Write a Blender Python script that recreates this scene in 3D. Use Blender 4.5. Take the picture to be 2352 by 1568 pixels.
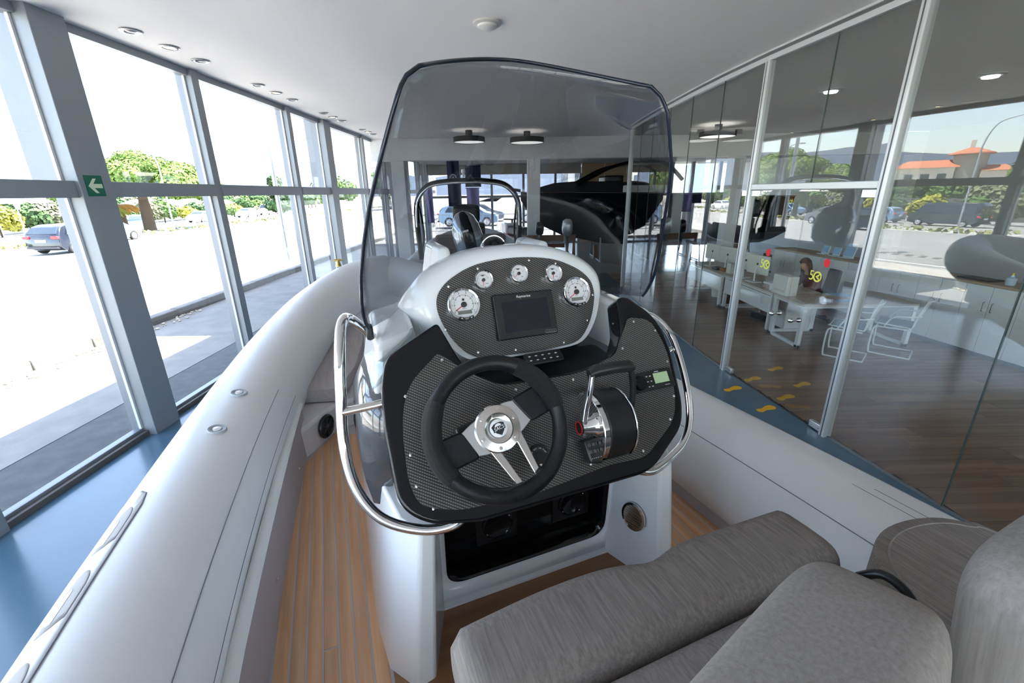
import bpy, bmesh, math, random
from math import sin, cos, pi, radians, hypot, atan2, sqrt
from mathutils import Vector, Matrix, noise

# ---------------------------------------------------------------- clear
for o in list(bpy.data.objects):
    bpy.data.objects.remove(o, do_unlink=True)
SC = bpy.context.scene
COL = SC.collection

# ---------------------------------------------------------------- camera
F_PX = 1006.0
PITCH = radians(18.8); ROLL = radians(-0.8); CAM_H = 2.2
cam = bpy.data.cameras.new('camera'); camo = bpy.data.objects.new('camera', cam); COL.objects.link(camo)
cam.sensor_width = 36.0; cam.lens = F_PX * 36.0 / 2352.0
cam.clip_start = 0.02; cam.clip_end = 6000
camo.matrix_world = (Matrix.Translation((0, 0, CAM_H)) @ Matrix.Rotation(pi / 2 - PITCH, 4, 'X') @ Matrix.Rotation(ROLL, 4, 'Z'))
SC.camera = camo

# ---------------------------------------------------------------- world / sun / exposure
SC.view_settings.view_transform = 'Standard'
SC.view_settings.look = 'None'
SC.view_settings.gamma = 1.0
SC.view_settings.use_curve_mapping = False
SC.view_settings.exposure = 1.35
SUN_DIR = Vector((0.30, 0.30, 0.90)).normalized()
w = bpy.data.worlds.new('world'); SC.world = w; w.use_nodes = True
nt = w.node_tree; nt.nodes.clear()
wo = nt.nodes.new('ShaderNodeOutputWorld'); bg = nt.nodes.new('ShaderNodeBackground')
sky = nt.nodes.new('ShaderNodeTexSky'); sky.sky_type = 'NISHITA'; sky.sun_disc = False
sky.sun_elevation = math.asin(SUN_DIR.z); sky.sun_rotation = atan2(SUN_DIR.x, SUN_DIR.y)
sky.altitude = 20; sky.air_density = 1.0; sky.dust_density = 1.0; sky.ozone_density = 1.5
bg.inputs[1].default_value = 0.62
hs = nt.nodes.new('ShaderNodeHueSaturation'); hs.inputs['Saturation'].default_value = .72
nt.links.new(sky.outputs[0], hs.inputs['Color']); nt.links.new(hs.outputs[0], bg.inputs[0]); nt.links.new(bg.outputs[0], wo.inputs[0])
sun = bpy.data.lights.new('sun', 'SUN'); sun.energy = 23.0; sun.angle = radians(0.6); sun.color = (1, .95, .88)
suno = bpy.data.objects.new('sun', sun); COL.objects.link(suno); suno.location = (0, 0, 60)
suno.rotation_euler = SUN_DIR.to_track_quat('Z', 'Y').to_euler()
try:
    SC.cycles.max_bounces = 10; SC.cycles.diffuse_bounces = 6; SC.cycles.glossy_bounces = 5
    SC.cycles.transparent_max_bounces = 40; SC.cycles.transmission_bounces = 6
    SC.cycles.caustics_reflective = False; SC.cycles.caustics_refractive = False
    SC.cycles.sample_clamp_indirect = 8.0
except Exception:
    pass

# ---------------------------------------------------------------- materials
MATS = {}
def mat(name, col=(.8, .8, .8), rough=.5, metal=0., spec=.5, coat=0., emit=None, estr=1., bump=0., bscale=50., vary=0., vscale=5., objrand=0., sheen=0.):
    if name in MATS: return MATS[name]
    m = bpy.data.materials.new(name); m.use_nodes = True; t = m.node_tree
    b = t.nodes['Principled BSDF']
    b.inputs['Base Color'].default_value = (*col, 1); b.inputs['Roughness'].default_value = rough
    b.inputs['Metallic'].default_value = metal; b.inputs['Specular IOR Level'].default_value = spec
    b.inputs['Coat Weight'].default_value = coat; b.inputs['Coat Roughness'].default_value = .03
    if sheen: b.inputs['Sheen Weight'].default_value = sheen
    if emit: b.inputs['Emission Color'].default_value = (*emit, 1); b.inputs['Emission Strength'].default_value = estr
    tc = None
    if bump or vary:
        tc = t.nodes.new('ShaderNodeTexCoord')
    if bump:
        n = t.nodes.new('ShaderNodeTexNoise'); n.inputs['Scale'].default_value = bscale; n.inputs['Detail'].default_value = 3
        bp = t.nodes.new('ShaderNodeBump'); bp.inputs['Strength'].default_value = bump; bp.inputs['Distance'].default_value = .01
        t.links.new(tc.outputs['Object'], n.inputs['Vector']); t.links.new(n.outputs[0], bp.inputs['Height'])
        t.links.new(bp.outputs[0], b.inputs['Normal'])
    src = None
    if vary:
        n = t.nodes.new('ShaderNodeTexNoise'); n.inputs['Scale'].default_value = vscale; n.inputs['Detail'].default_value = 5
        t.links.new(tc.outputs['Object'], n.inputs['Vector'])
        r = t.nodes.new('ShaderNodeMapRange'); r.inputs[1].default_value = .3; r.inputs[2].default_value = .7
        r.inputs[3].default_value = 1 - vary; r.inputs[4].default_value = 1 + vary
        t.links.new(n.outputs[0], r.inputs[0]); src = r.outputs[0]
    if objrand:
        oi = t.nodes.new('ShaderNodeObjectInfo'); r2 = t.nodes.new('ShaderNodeMapRange')
        r2.inputs[3].default_value = 1 - objrand; r2.inputs[4].default_value = 1 + objrand
        t.links.new(oi.outputs['Random'], r2.inputs[0])
        if src:
            mu = t.nodes.new('ShaderNodeMath'); mu.operation = 'MULTIPLY'
            t.links.new(src, mu.inputs[0]); t.links.new(r2.outputs[0], mu.inputs[1]); src = mu.outputs[0]
        else: src = r2.outputs[0]
    if src:
        mx = t.nodes.new('ShaderNodeVectorMath'); mx.operation = 'SCALE'
        mx.inputs[0].default_value = col; t.links.new(src, mx.inputs['Scale']); t.links.new(mx.outputs[0], b.inputs['Base Color'])
    MATS[name] = m; return m

def glass(name, tint=(.97, .99, .98), f0=.045, rough=0.0):
    """thin pane: straight-through transmission with Schlick reflection on each face"""
    if name in MATS: return MATS[name]
    m = bpy.data.materials.new(name); m.use_nodes = True; t = m.node_tree; t.nodes.clear()
    out = t.nodes.new('ShaderNodeOutputMaterial'); mix = t.nodes.new('ShaderNodeMixShader')
    tr = t.nodes.new('ShaderNodeBsdfTransparent'); tr.inputs[0].default_value = (*tint, 1)
    gl = t.nodes.new('ShaderNodeBsdfGlossy'); gl.inputs['Roughness'].default_value = rough
    lw = t.nodes.new('ShaderNodeLayerWeight'); lw.inputs['Blend'].default_value = .5
    pw = t.nodes.new('ShaderNodeMath'); pw.operation = 'POWER'; pw.inputs[1].default_value = 5
    ma = t.nodes.new('ShaderNodeMath'); ma.operation = 'MULTIPLY_ADD'; ma.inputs[1].default_value = 1 - f0; ma.inputs[2].default_value = f0
    t.links.new(lw.outputs['Facing'], pw.inputs[0]); t.links.new(pw.outputs[0], ma.inputs[0]); t.links.new(ma.outputs[0], mix.inputs[0])
    t.links.new(tr.outputs[0], mix.inputs[1]); t.links.new(gl.outputs[0], mix.inputs[2]); t.links.new(mix.outputs[0], out.inputs[0])
    MATS[name] = m; return m

def streaky(name, c1, c2, rough=.4, axis='Y', scale=14., stretch=.04, coat=0., objrand=.12, bump=.0, spec=.5):
    """wood / woven grain running along one object axis"""
    if name in MATS: return MATS[name]
    m = bpy.data.materials.new(name); m.use_nodes = True; t = m.node_tree; b = t.nodes['Principled BSDF']
    tc = t.nodes.new('ShaderNodeTexCoord'); mp = t.nodes.new('ShaderNodeMapping')
    sc = {'X': (stretch, 1, 1), 'Y': (1, stretch, 1), 'Z': (1, 1, stretch)}[axis]
    mp.inputs['Scale'].default_value = sc
    n = t.nodes.new('ShaderNodeTexNoise'); n.inputs['Scale'].default_value = scale; n.inputs['Detail'].default_value = 6; n.inputs['Roughness'].default_value = .65
    cr = t.nodes.new('ShaderNodeValToRGB'); cr.color_ramp.elements[0].color = (*c1, 1); cr.color_ramp.elements[1].color = (*c2, 1)
    cr.color_ramp.elements[0].position = .32; cr.color_ramp.elements[1].position = .68
    oi = t.nodes.new('ShaderNodeObjectInfo'); ad = t.nodes.new('ShaderNodeVectorMath'); ad.operation = 'MULTIPLY_ADD'
    ad.inputs[1].default_value = (1, 1, 1)
    cm = t.nodes.new('ShaderNodeCombineXYZ'); ms = t.nodes.new('ShaderNodeMath'); ms.operation = 'MULTIPLY'; ms.inputs[1].default_value = 37.
    t.links.new(oi.outputs['Random'], ms.inputs[0]); 
    for i in range(3): t.links.new(ms.outputs[0], cm.inputs[i])
    t.links.new(tc.outputs['Object'], ad.inputs[0]); t.links.new(cm.outputs[0], ad.inputs[2])
    t.links.new(ad.outputs[0], mp.inputs['Vector']); t.links.new(mp.outputs[0], n.inputs['Vector']); t.links.new(n.outputs[0], cr.inputs[0])
    r2 = t.nodes.new('ShaderNodeMapRange'); r2.inputs[3].default_value = 1 - objrand; r2.inputs[4].default_value = 1 + objrand
    t.links.new(oi.outputs['Random'], r2.inputs[0])
    vm = t.nodes.new('ShaderNodeVectorMath'); vm.operation = 'SCALE'
    t.links.new(cr.outputs[0], vm.inputs[0]); t.links.new(r2.outputs[0], vm.inputs['Scale']); t.links.new(vm.outputs[0], b.inputs['Base Color'])
    if bump:
        bp = t.nodes.new('ShaderNodeBump'); bp.inputs['Strength'].default_value = bump; bp.inputs['Distance'].default_value = .003
        t.links.new(n.outputs[0], bp.inputs['Height']); t.links.new(bp.outputs[0], b.inputs['Normal'])
    b.inputs['Roughness'].default_value = rough; b.inputs['Coat Weight'].default_value = coat; b.inputs['Specular IOR Level'].default_value = spec
    MATS[name] = m; return m

def carbon(name):
    """twill carbon weave: bright dashes in slanting rows"""
    m = bpy.data.materials.new(name); m.use_nodes = True; t = m.node_tree; b = t.nodes['Principled BSDF']
    tc = t.nodes.new('ShaderNodeTexCoord'); mp = t.nodes.new('ShaderNodeMapping'); mp.inputs['Rotation'].default_value = (0, 0, radians(33))
    sx = t.nodes.new('ShaderNodeSeparateXYZ'); t.links.new(tc.outputs['Object'], mp.inputs['Vector']); t.links.new(mp.outputs[0], sx.inputs[0])
    def M_(op, a, b_=None, c=None):
        n = t.nodes.new('ShaderNodeMath'); n.operation = op
        for i, q in enumerate((a, b_, c)):
            if q is None: continue
            if isinstance(q, (int, float)): n.inputs[i].default_value = q
            else: t.links.new(q, n.inputs[i])
        return n.outputs[0]
    row = M_('DIVIDE', sx.outputs[1], .0066); rid = M_('FLOOR', row); rf = M_('FRACT', row)
    px = M_('FRACT', M_('ADD', M_('DIVIDE', sx.outputs[0], .0060), M_('MULTIPLY', rid, .37)))
    # a dash: bright in the middle half of its row, with a short dark gap along it
    ry = M_('SMOOTH_MIN', 1., M_('MULTIPLY', M_('SUBTRACT', .34, M_('ABSOLUTE', M_('SUBTRACT', rf, .5))), 9.), .1)
    rx = M_('SMOOTH_MIN', 1., M_('MULTIPLY', M_('SUBTRACT', .46, M_('ABSOLUTE', M_('SUBTRACT', px, .5))), 6.), .1)
    v = M_('MULTIPLY', M_('MAXIMUM', ry, 0.), M_('MAXIMUM', rx, .18))
    cr = t.nodes.new('ShaderNodeValToRGB'); cr.color_ramp.elements[0].color = (.007, .007, .008, 1); cr.color_ramp.elements[1].color = (.165, .158, .147, 1)
    t.links.new(v, cr.inputs[0]); t.links.new(cr.outputs[0], b.inputs['Base Color'])
    b.inputs['Roughness'].default_value = .3; b.inputs['Coat Weight'].default_value = .3; b.inputs['Coat Roughness'].default_value = .04
    MATS[name] = m; return m

def fabric(name, c1, c2, axis='Y', scale=60.):
    m = streaky(name, c1, c2, rough=.9, axis=axis, scale=scale, stretch=.05, objrand=.03, spec=.15)
    t = m.node_tree; b = t.nodes['Principled BSDF']
    tc = t.nodes.new('ShaderNodeTexCoord'); v = t.nodes.new('ShaderNodeTexNoise'); v.inputs['Scale'].default_value = 900.
    bp = t.nodes.new('ShaderNodeBump'); bp.inputs['Strength'].default_value = .25; bp.inputs['Distance'].default_value = .001
    t.links.new(tc.outputs['Object'], v.inputs['Vector']); t.links.new(v.outputs[0], bp.inputs['Height']); t.links.new(bp.outputs[0], b.inputs['Normal'])
    return m

# ---------------------------------------------------------------- mesh helpers
class MB:
    def __init__(s): s.v = []; s.f = []
    def add(s, vs, fs, M=None):
        k = len(s.v)
        s.v += [tuple(M @ Vector(p)) if M is not None else tuple(p) for p in vs]
        s.f += [tuple(i + k for i in f) for f in fs]; return s
    def box(s, x0, x1, y0, y1, z0, z1, M=None):
        x0, x1 = min(x0, x1), max(x0, x1); y0, y1 = min(y0, y1), max(y0, y1); z0, z1 = min(z0, z1), max(z0, z1)
        return s.add([(x0, y0, z0), (x1, y0, z0), (x1, y1, z0), (x0, y1, z0), (x0, y0, z1), (x1, y0, z1), (x1, y1, z1), (x0, y1, z1)],
                     [(3, 2, 1, 0), (4, 5, 6, 7), (0, 1, 5, 4), (1, 2, 6, 5), (2, 3, 7, 6), (3, 0, 4, 7)], M)
    def prism(s, poly, h0, h1, M=None):
        n = len(poly)
        a = sum(poly[i][0] * poly[(i + 1) % n][1] - poly[(i + 1) % n][0] * poly[i][1] for i in range(n))
        if a < 0: poly = poly[::-1]
        vs = [(x, y, h0) for x, y in poly] + [(x, y, h1) for x, y in poly]
        return s.add(vs, [tuple(range(n - 1, -1, -1)), tuple(range(n, 2 * n))] + [(i, (i + 1) % n, n + (i + 1) % n, n + i) for i in range(n)], M)
    def loft(s, rings, cap=True, closed=False, M=None):
        n = len(rings[0]); vs = [p for r in rings for p in r]; fs = []
        L = len(rings)
        for i in range(L if closed else L - 1):
            a = i * n; b = ((i + 1) % L) * n
            for k in range(n):
                fs.append((a + k, a + (k + 1) % n, b + (k + 1) % n, b + k))
        if cap and not closed: fs += [tuple(range(n - 1, -1, -1)), tuple(range((L - 1) * n, L * n))]
        return s.add(vs, fs, M)
    def tube(s, path, r, n=10, cap=True, closed=False, ry=None, M=None, up=None):
        P = [Vector(p) for p in path]; L = len(P); rings = []; N = None
        for i in range(L):
            a = P[(i - 1) % L] if closed else P[max(i - 1, 0)]; b = P[(i + 1) % L] if closed else P[min(i + 1, L - 1)]
            T = (b - a).normalized()
            if N is None:
                u = Vector(up) if up else (Vector((0, 0, 1)) if abs(T.z) < .95 else Vector((0, 1, 0)))
                N = (u - T * u.dot(T)).normalized()
            elif up:
                u = Vector(up); N = (u - T * u.dot(T)).normalized()
            else: N = (N - T * N.dot(T)).normalized()
            Bn = T.cross(N); rr = r[i] if isinstance(r, (list, tuple)) else r; r2 = rr if ry is None else (ry[i] if isinstance(ry, (list, tuple)) else ry)
            rings.append([tuple(P[i] + Bn * (rr * cos(2 * pi * k / n)) + N * (r2 * sin(2 * pi * k / n))) for k in range(n)])
        return s.loft(rings, cap, closed, M)
    def lathe(s, prof, n=24, M=None, cap=True):
        rings = [[(r * cos(2 * pi * k / n), r * sin(2 * pi * k / n), z) for k in range(n)] for r, z in prof]
        if prof[0][0] > 1e-6 and prof[-1][0] > 1e-6: return s.loft(rings, False, True, M)      # annulus: closed ring section
        return s.loft(rings, cap, False, M)
    def grid(s, fn, nu, nv, M=None, flip=False):
        vs = [fn(i / nu, j / nv) for j in range(nv + 1) for i in range(nu + 1)]
        fs = []
        for j in range(nv):
            for i in range(nu):
                q = (j * (nu + 1) + i, j * (nu + 1) + i + 1, (j + 1) * (nu + 1) + i + 1, (j + 1) * (nu + 1) + i)
                fs.append(q[::-1] if flip else q)
        return s.add(vs, fs, M)
    def sphere(s, c, r, n=12, m=8, M=None):
        rx, ry, rz = r if isinstance(r, (tuple, list)) else (r, r, r)
        rings = []
        for j in range(1, m):
            a = -pi / 2 + pi * j / m
            rings.append([(c[0] + rx * cos(a) * cos(2 * pi * k / n), c[1] + ry * cos(a) * sin(2 * pi * k / n), c[2] + rz * sin(a)) for k in range(n)])
        vs = [p for q in rings for p in q] + [(c[0], c[1], c[2] - rz), (c[0], c[1], c[2] + rz)]; fs = []
        for j in range(m - 2):
            for k in range(n): fs.append((j * n + k, j * n + (k + 1) % n, (j + 1) * n + (k + 1) % n, (j + 1) * n + k))
        b = (m - 1) * n
        for k in range(n): fs.append(((k + 1) % n, k, b)); fs.append(((m - 2) * n + k, (m - 2) * n + (k + 1) % n, b + 1))
        return s.add(vs, fs, M)
    def mesh(s, name):
        me = bpy.data.meshes.new(name); me.from_pydata(s.v, [], s.f); me.update(); return me
    def build(s, name, m, parent=None, smooth=None, bevel=0., seg=2, M=None, sub=0, solid=0., fix=False, **props):
        me = s.mesh(name)
        if fix:
            bm = bmesh.new(); bm.from_mesh(me); bmesh.ops.recalc_face_normals(bm, faces=bm.faces); bm.to_mesh(me); bm.free()
        return link(name, me, m, parent, smooth, bevel, seg, M, sub, solid, **props)

def link(name, me, m, parent=None, smooth=None, bevel=0., seg=2, M=None, sub=0, solid=0., **props):
    o = bpy.data.objects.new(name, me); COL.objects.link(o)
    if m is not None and not me.materials: me.materials.append(m)
    if parent is not None: o.parent = parent
    if M is not None: o.matrix_local = M
    if solid:
        q = o.modifiers.new('solid', 'SOLIDIFY'); q.thickness = solid; q.offset = 0
    if bevel:
        q = o.modifiers.new('bevel', 'BEVEL'); q.width = bevel; q.segments = seg; q.limit_method = 'ANGLE'; q.angle_limit = radians(35)
        if smooth is None: smooth = 50
    if sub:
        q = o.modifiers.new('sub', 'SUBSURF'); q.levels = sub; q.render_levels = sub
        if smooth is None: smooth = 180
    if smooth:
        me.polygons.foreach_set('use_smooth', [True] * len(me.polygons))
        if smooth < 180: me.set_sharp_from_angle(angle=radians(smooth))
    for k, v in props.items(): o[k] = v
    return o

def box(name, m, x0, x1, y0, y1, z0, z1, parent=None, bevel=0., **k):
    return MB().box(x0, x1, y0, y1, z0, z1).build(name, m, parent, bevel=bevel, **k)

def empty(name, loc=(0, 0, 0), rz=0., label=None, cat=None, group=None, parent=None, kind=None, M=None):
    o = bpy.data.objects.new(name, None); COL.objects.link(o); o.empty_display_size = .1
    if parent is not None: o.parent = parent
    if M is not None: o.matrix_local = M
    else: o.location = loc; o.rotation_euler = (0, 0, rz)
    return tag(o, label, cat, group, kind)
def tag(o, label=None, cat=None, group=None, kind=None):
    if label: o['label'] = label
    if cat: o['category'] = cat
    if group: o['group'] = group
    if kind: o['kind'] = kind
    return o
def copy_tree(o, parent=None):
    c = o.copy(); COL.objects.link(c)
    if parent is not None: c.parent = parent
    for ch in list(o.children): copy_tree(ch, c)
    return c

def cr_path(P, n=8, closed=False):
    P = [Vector(p) for p in P]; L = len(P); out = []
    for i in range(L if closed else L - 1):
        g = (lambda k: P[k % L]) if closed else (lambda k: P[min(max(k, 0), L - 1)])
        a, b, c, d = g(i - 1), g(i), g(i + 1), g(i + 2)
        for j in range(n):
            t = j / n
            out.append(.5 * ((2 * b) + (c - a) * t + (2 * a - 5 * b + 4 * c - d) * t * t + (3 * b - a - 3 * c + d) * t ** 3))
    if not closed: out.append(P[-1])
    return out
def rpoly(pts, r, seg=5):
    """polygon with filleted corners"""
    n = len(pts); out = []
    for i in range(n):
        p = Vector(pts[i][:2]); a = Vector(pts[i - 1][:2]); b = Vector(pts[(i + 1) % n][:2])
        rr = pts[i][2] if len(pts[i]) > 2 else r
        da = (a - p); db = (b - p); t = min(rr, da.length * .48, db.length * .48)
        if t < 1e-5: out.append((p.x, p.y)); continue
        s = p + da.normalized() * t; e = p + db.normalized() * t
        for k in range(seg + 1):
            q = k / seg; v = s * (1 - q) ** 2 + p * 2 * q * (1 - q) + e * q * q; out.append((v.x, v.y))
    return out
def smooth_poly(pts, n=6): return [(v.x, v.y) for v in cr_path([(x, y, 0) for x, y in pts], n, True)]
def rrect(x0, x1, y0, y1, r, seg=5): return rpoly([(x0, y0), (x1, y0), (x1, y1), (x0, y1)], r, seg)
def ellipse(cx, cy, a, b, n=24): return [(cx + a * cos(2 * pi * k / n), cy + b * sin(2 * pi * k / n)) for k in range(n)]

def text(name, s, size, m, parent, M, extrude=.0003, align='CENTER', shear=0., **props):
    cu = bpy.data.curves.new(name, 'FONT'); cu.body = s; cu.size = size; cu.extrude = extrude; cu.align_x = align; cu.align_y = 'CENTER'; cu.shear = shear
    cu.resolution_u = 3
    ob = bpy.data.objects.new(name, cu); COL.objects.link(ob)
    me = bpy.data.meshes.new_from_object(ob); bpy.data.objects.remove(ob, do_unlink=True); bpy.data.curves.remove(cu)
    me.materials.clear()
    return link(name, me, m, parent, M=M, **props)
def T(x, y, z): return Matrix.Translation((x, y, z))
def RX(a): return Matrix.Rotation(a, 4, 'X')
def RY(a): return Matrix.Rotation(a, 4, 'Y')
def RZ(a): return Matrix.Rotation(a, 4, 'Z')
def vert(x, y, z, nx, ny):
    """frame standing on a vertical face: local X along the face, Y up, Z along the normal (nx,ny)"""
    n = Vector((nx, ny, 0)).normalized(); X = Vector((0, 0, 1)).cross(n)
    return Matrix(((X.x, 0, n.x, x), (X.y, 0, n.y, y), (0, 1, 0, z), (0, 0, 0, 1)))

# shared materials
white = mat('white_gelcoat', (.80, .82, .84), .18, coat=.3)
whitepl = mat('white_plastic', (.80, .81, .82), .35)
blackgl = mat('black_gloss', (.004, .0045, .006), .10, spec=.35, coat=.12)
blackpl = mat('black_plastic', (.012, .012, .013), .35)
rubber = mat('rubber', (.015, .015, .016), .7)
chrome = mat('chrome', (.86, .86, .87), .06, metal=1.)
steel = mat('stainless_steel', (.80, .78, .75), .13, metal=1.)
alu = mat('brushed_aluminium', (.74, .75, .76), .30, metal=1.)
frame_grey = mat('window_frame_grey', (.27, .295, .32), .42, metal=.2)
frame_light = mat('window_frame_light', (.22, .24, .27), .4, metal=.2)
frame_dark = mat('window_channel_dark', (.11, .10, .095), .4)
partition_alu = mat('partition_aluminium', (.62, .64, .65), .35, metal=.35)
pane_out = glass('window_glass', (.975, .985, .985), .045)
pane_in = glass('partition_glass', (.90, .925, .915), .078)
screen_tint = glass('windshield_acrylic', (.605, .615, .63), .055)
paint_white = mat('wall_paint', (.74, .74, .75), .6)
# ================================================================ THE ROOM
XG = -3.62                     # plane of the street-side glass
CEIL = 3.55
WALL = [(3.62, -.6), (3.40, .8), (3.25, 1.75), (3.09, 2.60), (2.92, 3.60), (2.73, 5.23), (2.665, 6.1), (2.635, 7.0), (2.63, 7.9), (2.64, 8.8), (2.665, 9.65), (2.70, 10.5)]
S = dict(kind='structure')
slate = mat('slate_blue_resin_floor', (.07, .145, .215), .22, spec=.6, vary=.12, vscale=1.2)
hallfl = mat('hall_tile_floor', (.20, .26, .31), .15, spec=.6, vary=.1, vscale=1.)
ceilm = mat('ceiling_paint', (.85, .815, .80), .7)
MB().prism([(XG, -6)] + [(4.1, -6)] + [(x, y) for x, y in WALL] + [(2.70, 12.4), (XG, 12.4)], -.12, 0).build('floor', slate, label='slate blue resin floor of the showroom', **S)
box('hall_floor', hallfl, XG, 11, 12.4, 22, -.12, 0, label='pale grey floor of the far hall', **S)
# office floor: a base with boards laid on it, boards run across towards the cabinets
woodfl = streaky('office_wood_floor', (.20, .105, .058), (.36, .205, .12), rough=.22, axis='X', scale=9., stretch=.05, objrand=.16)
seam = mat('board_seam', (.03, .02, .015), .6)
off = MB().prism([(4.1, -6)] + [(x, y) for x, y in WALL] + [(2.70, 12.4), (11, 12.4), (11, -6)], -.12, -.008).build('office_floor', seam, label='dark brown wooden board floor of the office', **S)
def wall_x(y):
    for (x0, y0), (x1, y1) in zip(WALL[:-1], WALL[1:]):
        if y0 <= y <= y1: return x0 + (x1 - x0) * (y - y0) / (y1 - y0)
    return 4.1 if y < WALL[0][1] else 2.70
rnd = random.Random(4)
y = -.6; i = 0
while y < 12.3:
    x = max(wall_x(y), wall_x(y + .18)) + .03; first = True
    end = 7.2
    while x < end:
        L = rnd.uniform(.5, 1.9) if first else rnd.uniform(1.5, 2.1); first = False
        x1 = min(x + L, 11)
        MB().box(-.5, .5, -.09 + .0015, .09 - .0015, -.006, .0).build('floor_board', woodfl, off, M=T((x + x1) / 2, y + .09, 0) @ Matrix.Diagonal((x1 - x - .003, 1, 1, 1)))
        x = x1
    y += .18
box('office_floor', woodfl, 7.2, 11, -.6, 12.3, -.008, 0, label='brown wooden floor beyond the office cabinets', **S)

box('ceiling', ceilm, XG - .1, 11, -6, 12.4, CEIL, CEIL + .2, label='plain off-white showroom ceiling', **S)
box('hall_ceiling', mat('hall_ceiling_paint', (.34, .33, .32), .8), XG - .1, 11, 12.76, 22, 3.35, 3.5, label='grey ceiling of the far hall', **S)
roofm = mat('roof_fascia', (.55, .57, .60), .5)
MB().prism([(-4.05, -8), (12, -8), (12, 24), (-6.2, 24), (-6.2, 9.0), (-4.05, 9.0)], CEIL + .22, CEIL + .5).build('roof', roofm, label='flat roof slab overhanging the street front', **S)
wb = empty('wall_back', (0, -6.05, 0), label='unseen rear front behind the camera, glazed to add light', kind='structure')  # wall out of view, glazed to bring daylight onto the dash from behind
bxs = [XG, -1.6, .4, 2.4, 4.1, 6.4, 8.6, 10.85]
for x in bxs: MB().box(x - .06, x + .06, -.08, .06, 0, CEIL).build('mullion', frame_grey, wb)
for a, b in zip(bxs[:-1], bxs[1:]):
    MB().box(a + .06, b - .06, -.05, .05, 2.2, 2.33).build('transom', frame_grey, wb); MB().box(a + .06, b - .06, -.05, .05, 0, .08).build('sill_rail', frame_light, wb); MB().box(a + .06, b - .06, -.05, .05, CEIL - .07, CEIL).build('head_rail', frame_grey, wb)
    MB().box(a + .06, b - .06, -.004, .004, .08, 2.2).build('pane', pane_out, wb); MB().box(a + .06, b - .06, -.004, .004, 2.33, CEIL - .07).build('pane', pane_out, wb)
box('wall_right', mat('office_wall_paint', (.46, .47, .47), .7), 10.85, 11, -6, 22, 0, CEIL, **S)

# ---- street front: columns, mullions, transoms and panes
wl = empty('wall_left', (XG, 4, 0), label='glazed street front of grey metal columns and transoms', kind='structure')
def wpart(name, m, x0, x1, y0, y1, z0, z1, bevel=.004):
    o = box(name, m, x0 - XG, x1 - XG, y0 - 4, y1 - 4, z0, z1, wl, bevel=bevel); return o
big = [-1.25, 4.10, 9.45, 14.8, 20.1]
small = [-3.6, .30, 2.45, 5.66, 7.86, 11.6, 13.4, 16.4, 18.4]
edges = sorted([(b - .31, b) for b in big] + [(s - .07, s + .05) for s in small])
for a, b in edges:
    wide = b - a > .2
    d_in = .13 if wide else .085
    wpart('column' if wide else 'mullion', frame_grey, XG + .012, XG + d_in, a, b, 0, CEIL)
    wpart('glazing_bead', mat('white_bead', (.72, .74, .76), .4), XG - .012, XG + .012, a - .02, b + .02, 0, CEIL, 0)
    wpart('outer_fin', frame_light, XG - .10, XG - .012, a, b, -.15, 2.27)
    wpart('outer_fin', frame_light, XG - (.24 if wide else .10), XG - .012, a, b, 2.27, CEIL)
prev = -5.98
for a, b in edges + [(21.9, 22)]:
    if a - prev > .15:
        wpart('transom', frame_grey, XG - .04, XG + (.10), prev, a, 2.205, 2.335)
        wpart('head_rail', frame_grey, XG - .05, XG + .05, prev, a, CEIL - .07, CEIL, .003)
        wpart('sill_rail', frame_light, XG - .06, XG + .015, prev, a, -.02, .075)
        wpart('sill_channel', frame_dark, XG + .015, XG + .06, prev, a, 0, .05)
        wpart('pane', pane_out, XG - .004, XG + .004, prev, a, .075, 2.205, 0)
        wpart('pane', pane_out, XG - .004, XG + .004, prev, a, 2.335, CEIL - .07, 0)
    prev = b

# exit sign on the nearest column
green = mat('sign_green', (.004, .13, .075), .35); cream = mat('sign_cream', (.62, .70, .52), .5)
es = box('exit_sign', green, 0, .004, 0, .165, 0, .165); es.location = (XG + .131, 3.84, 2.215)
tag(es, 'green exit sign with a cream arrow on the grey window column', 'sign')
arrow = [(.02, .08), (.075, .14), (.105, .14), (.07, .098), (.15, .098), (.15, .065), (.07, .065), (.105, .025), (.075, .025)]
MB().prism(arrow, .0, .0012).build('arrow', cream, es, M=Matrix(((0, 0, 1, .004), (1, 0, 0, 0), (0, 1, 0, 0), (0, 0, 0, 1))))

# ---- glass partition on the right
wp = empty('wall_partition', (2.8, 4, 0), label='curved glass partition between showroom and office', kind='structure')
def seg_frame(i, z=0.):
    (x0, y0), (x1, y1) = WALL[i], WALL[i + 1]
    L = hypot(x1 - x0, y1 - y0); a = atan2(y1 - y0, x1 - x0)
    return T(x0 - 2.8, y0 - 4, z) @ RZ(a), L          # local x runs along the wall, y towards the showroom
DOOR = 4
bead = mat('partition_shadow_gap', (.10, .105, .11), .5)
for i in range(len(WALL) - 1):
    M, L = seg_frame(i)
    MB().box(0, L, -.03, .03, CEIL - .095, CEIL - .045).build('head_track', partition_alu, wp, bevel=.004, M=M)
    MB().box(0, L, -.02, .02, CEIL - .045, CEIL).build('shadow_gap', bead, wp, M=M)
    MB().box(0, L, -.045, .045, CEIL - .02, CEIL - .001).build('ceiling_trim', partition_alu, wp, M=M)
    if i == DOOR: continue
    MB().box(.002, L - .002, -.005, .005, .012, CEIL - .095).build('pane', pane_in, wp, M=M)
    MB().box(0, L, -.012, .012, 0, .014).build('floor_channel', mat('channel_steel', (.25, .27, .28), .4, metal=.6), wp, M=M)
    MB().box(-.0035, .0035, -.0062, .0062, .014, CEIL - .095).build('joint', mat('glass_joint', (.05, .075, .07), .5), wp, M=M)
Mz, Lz = seg_frame(len(WALL) - 2)
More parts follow.
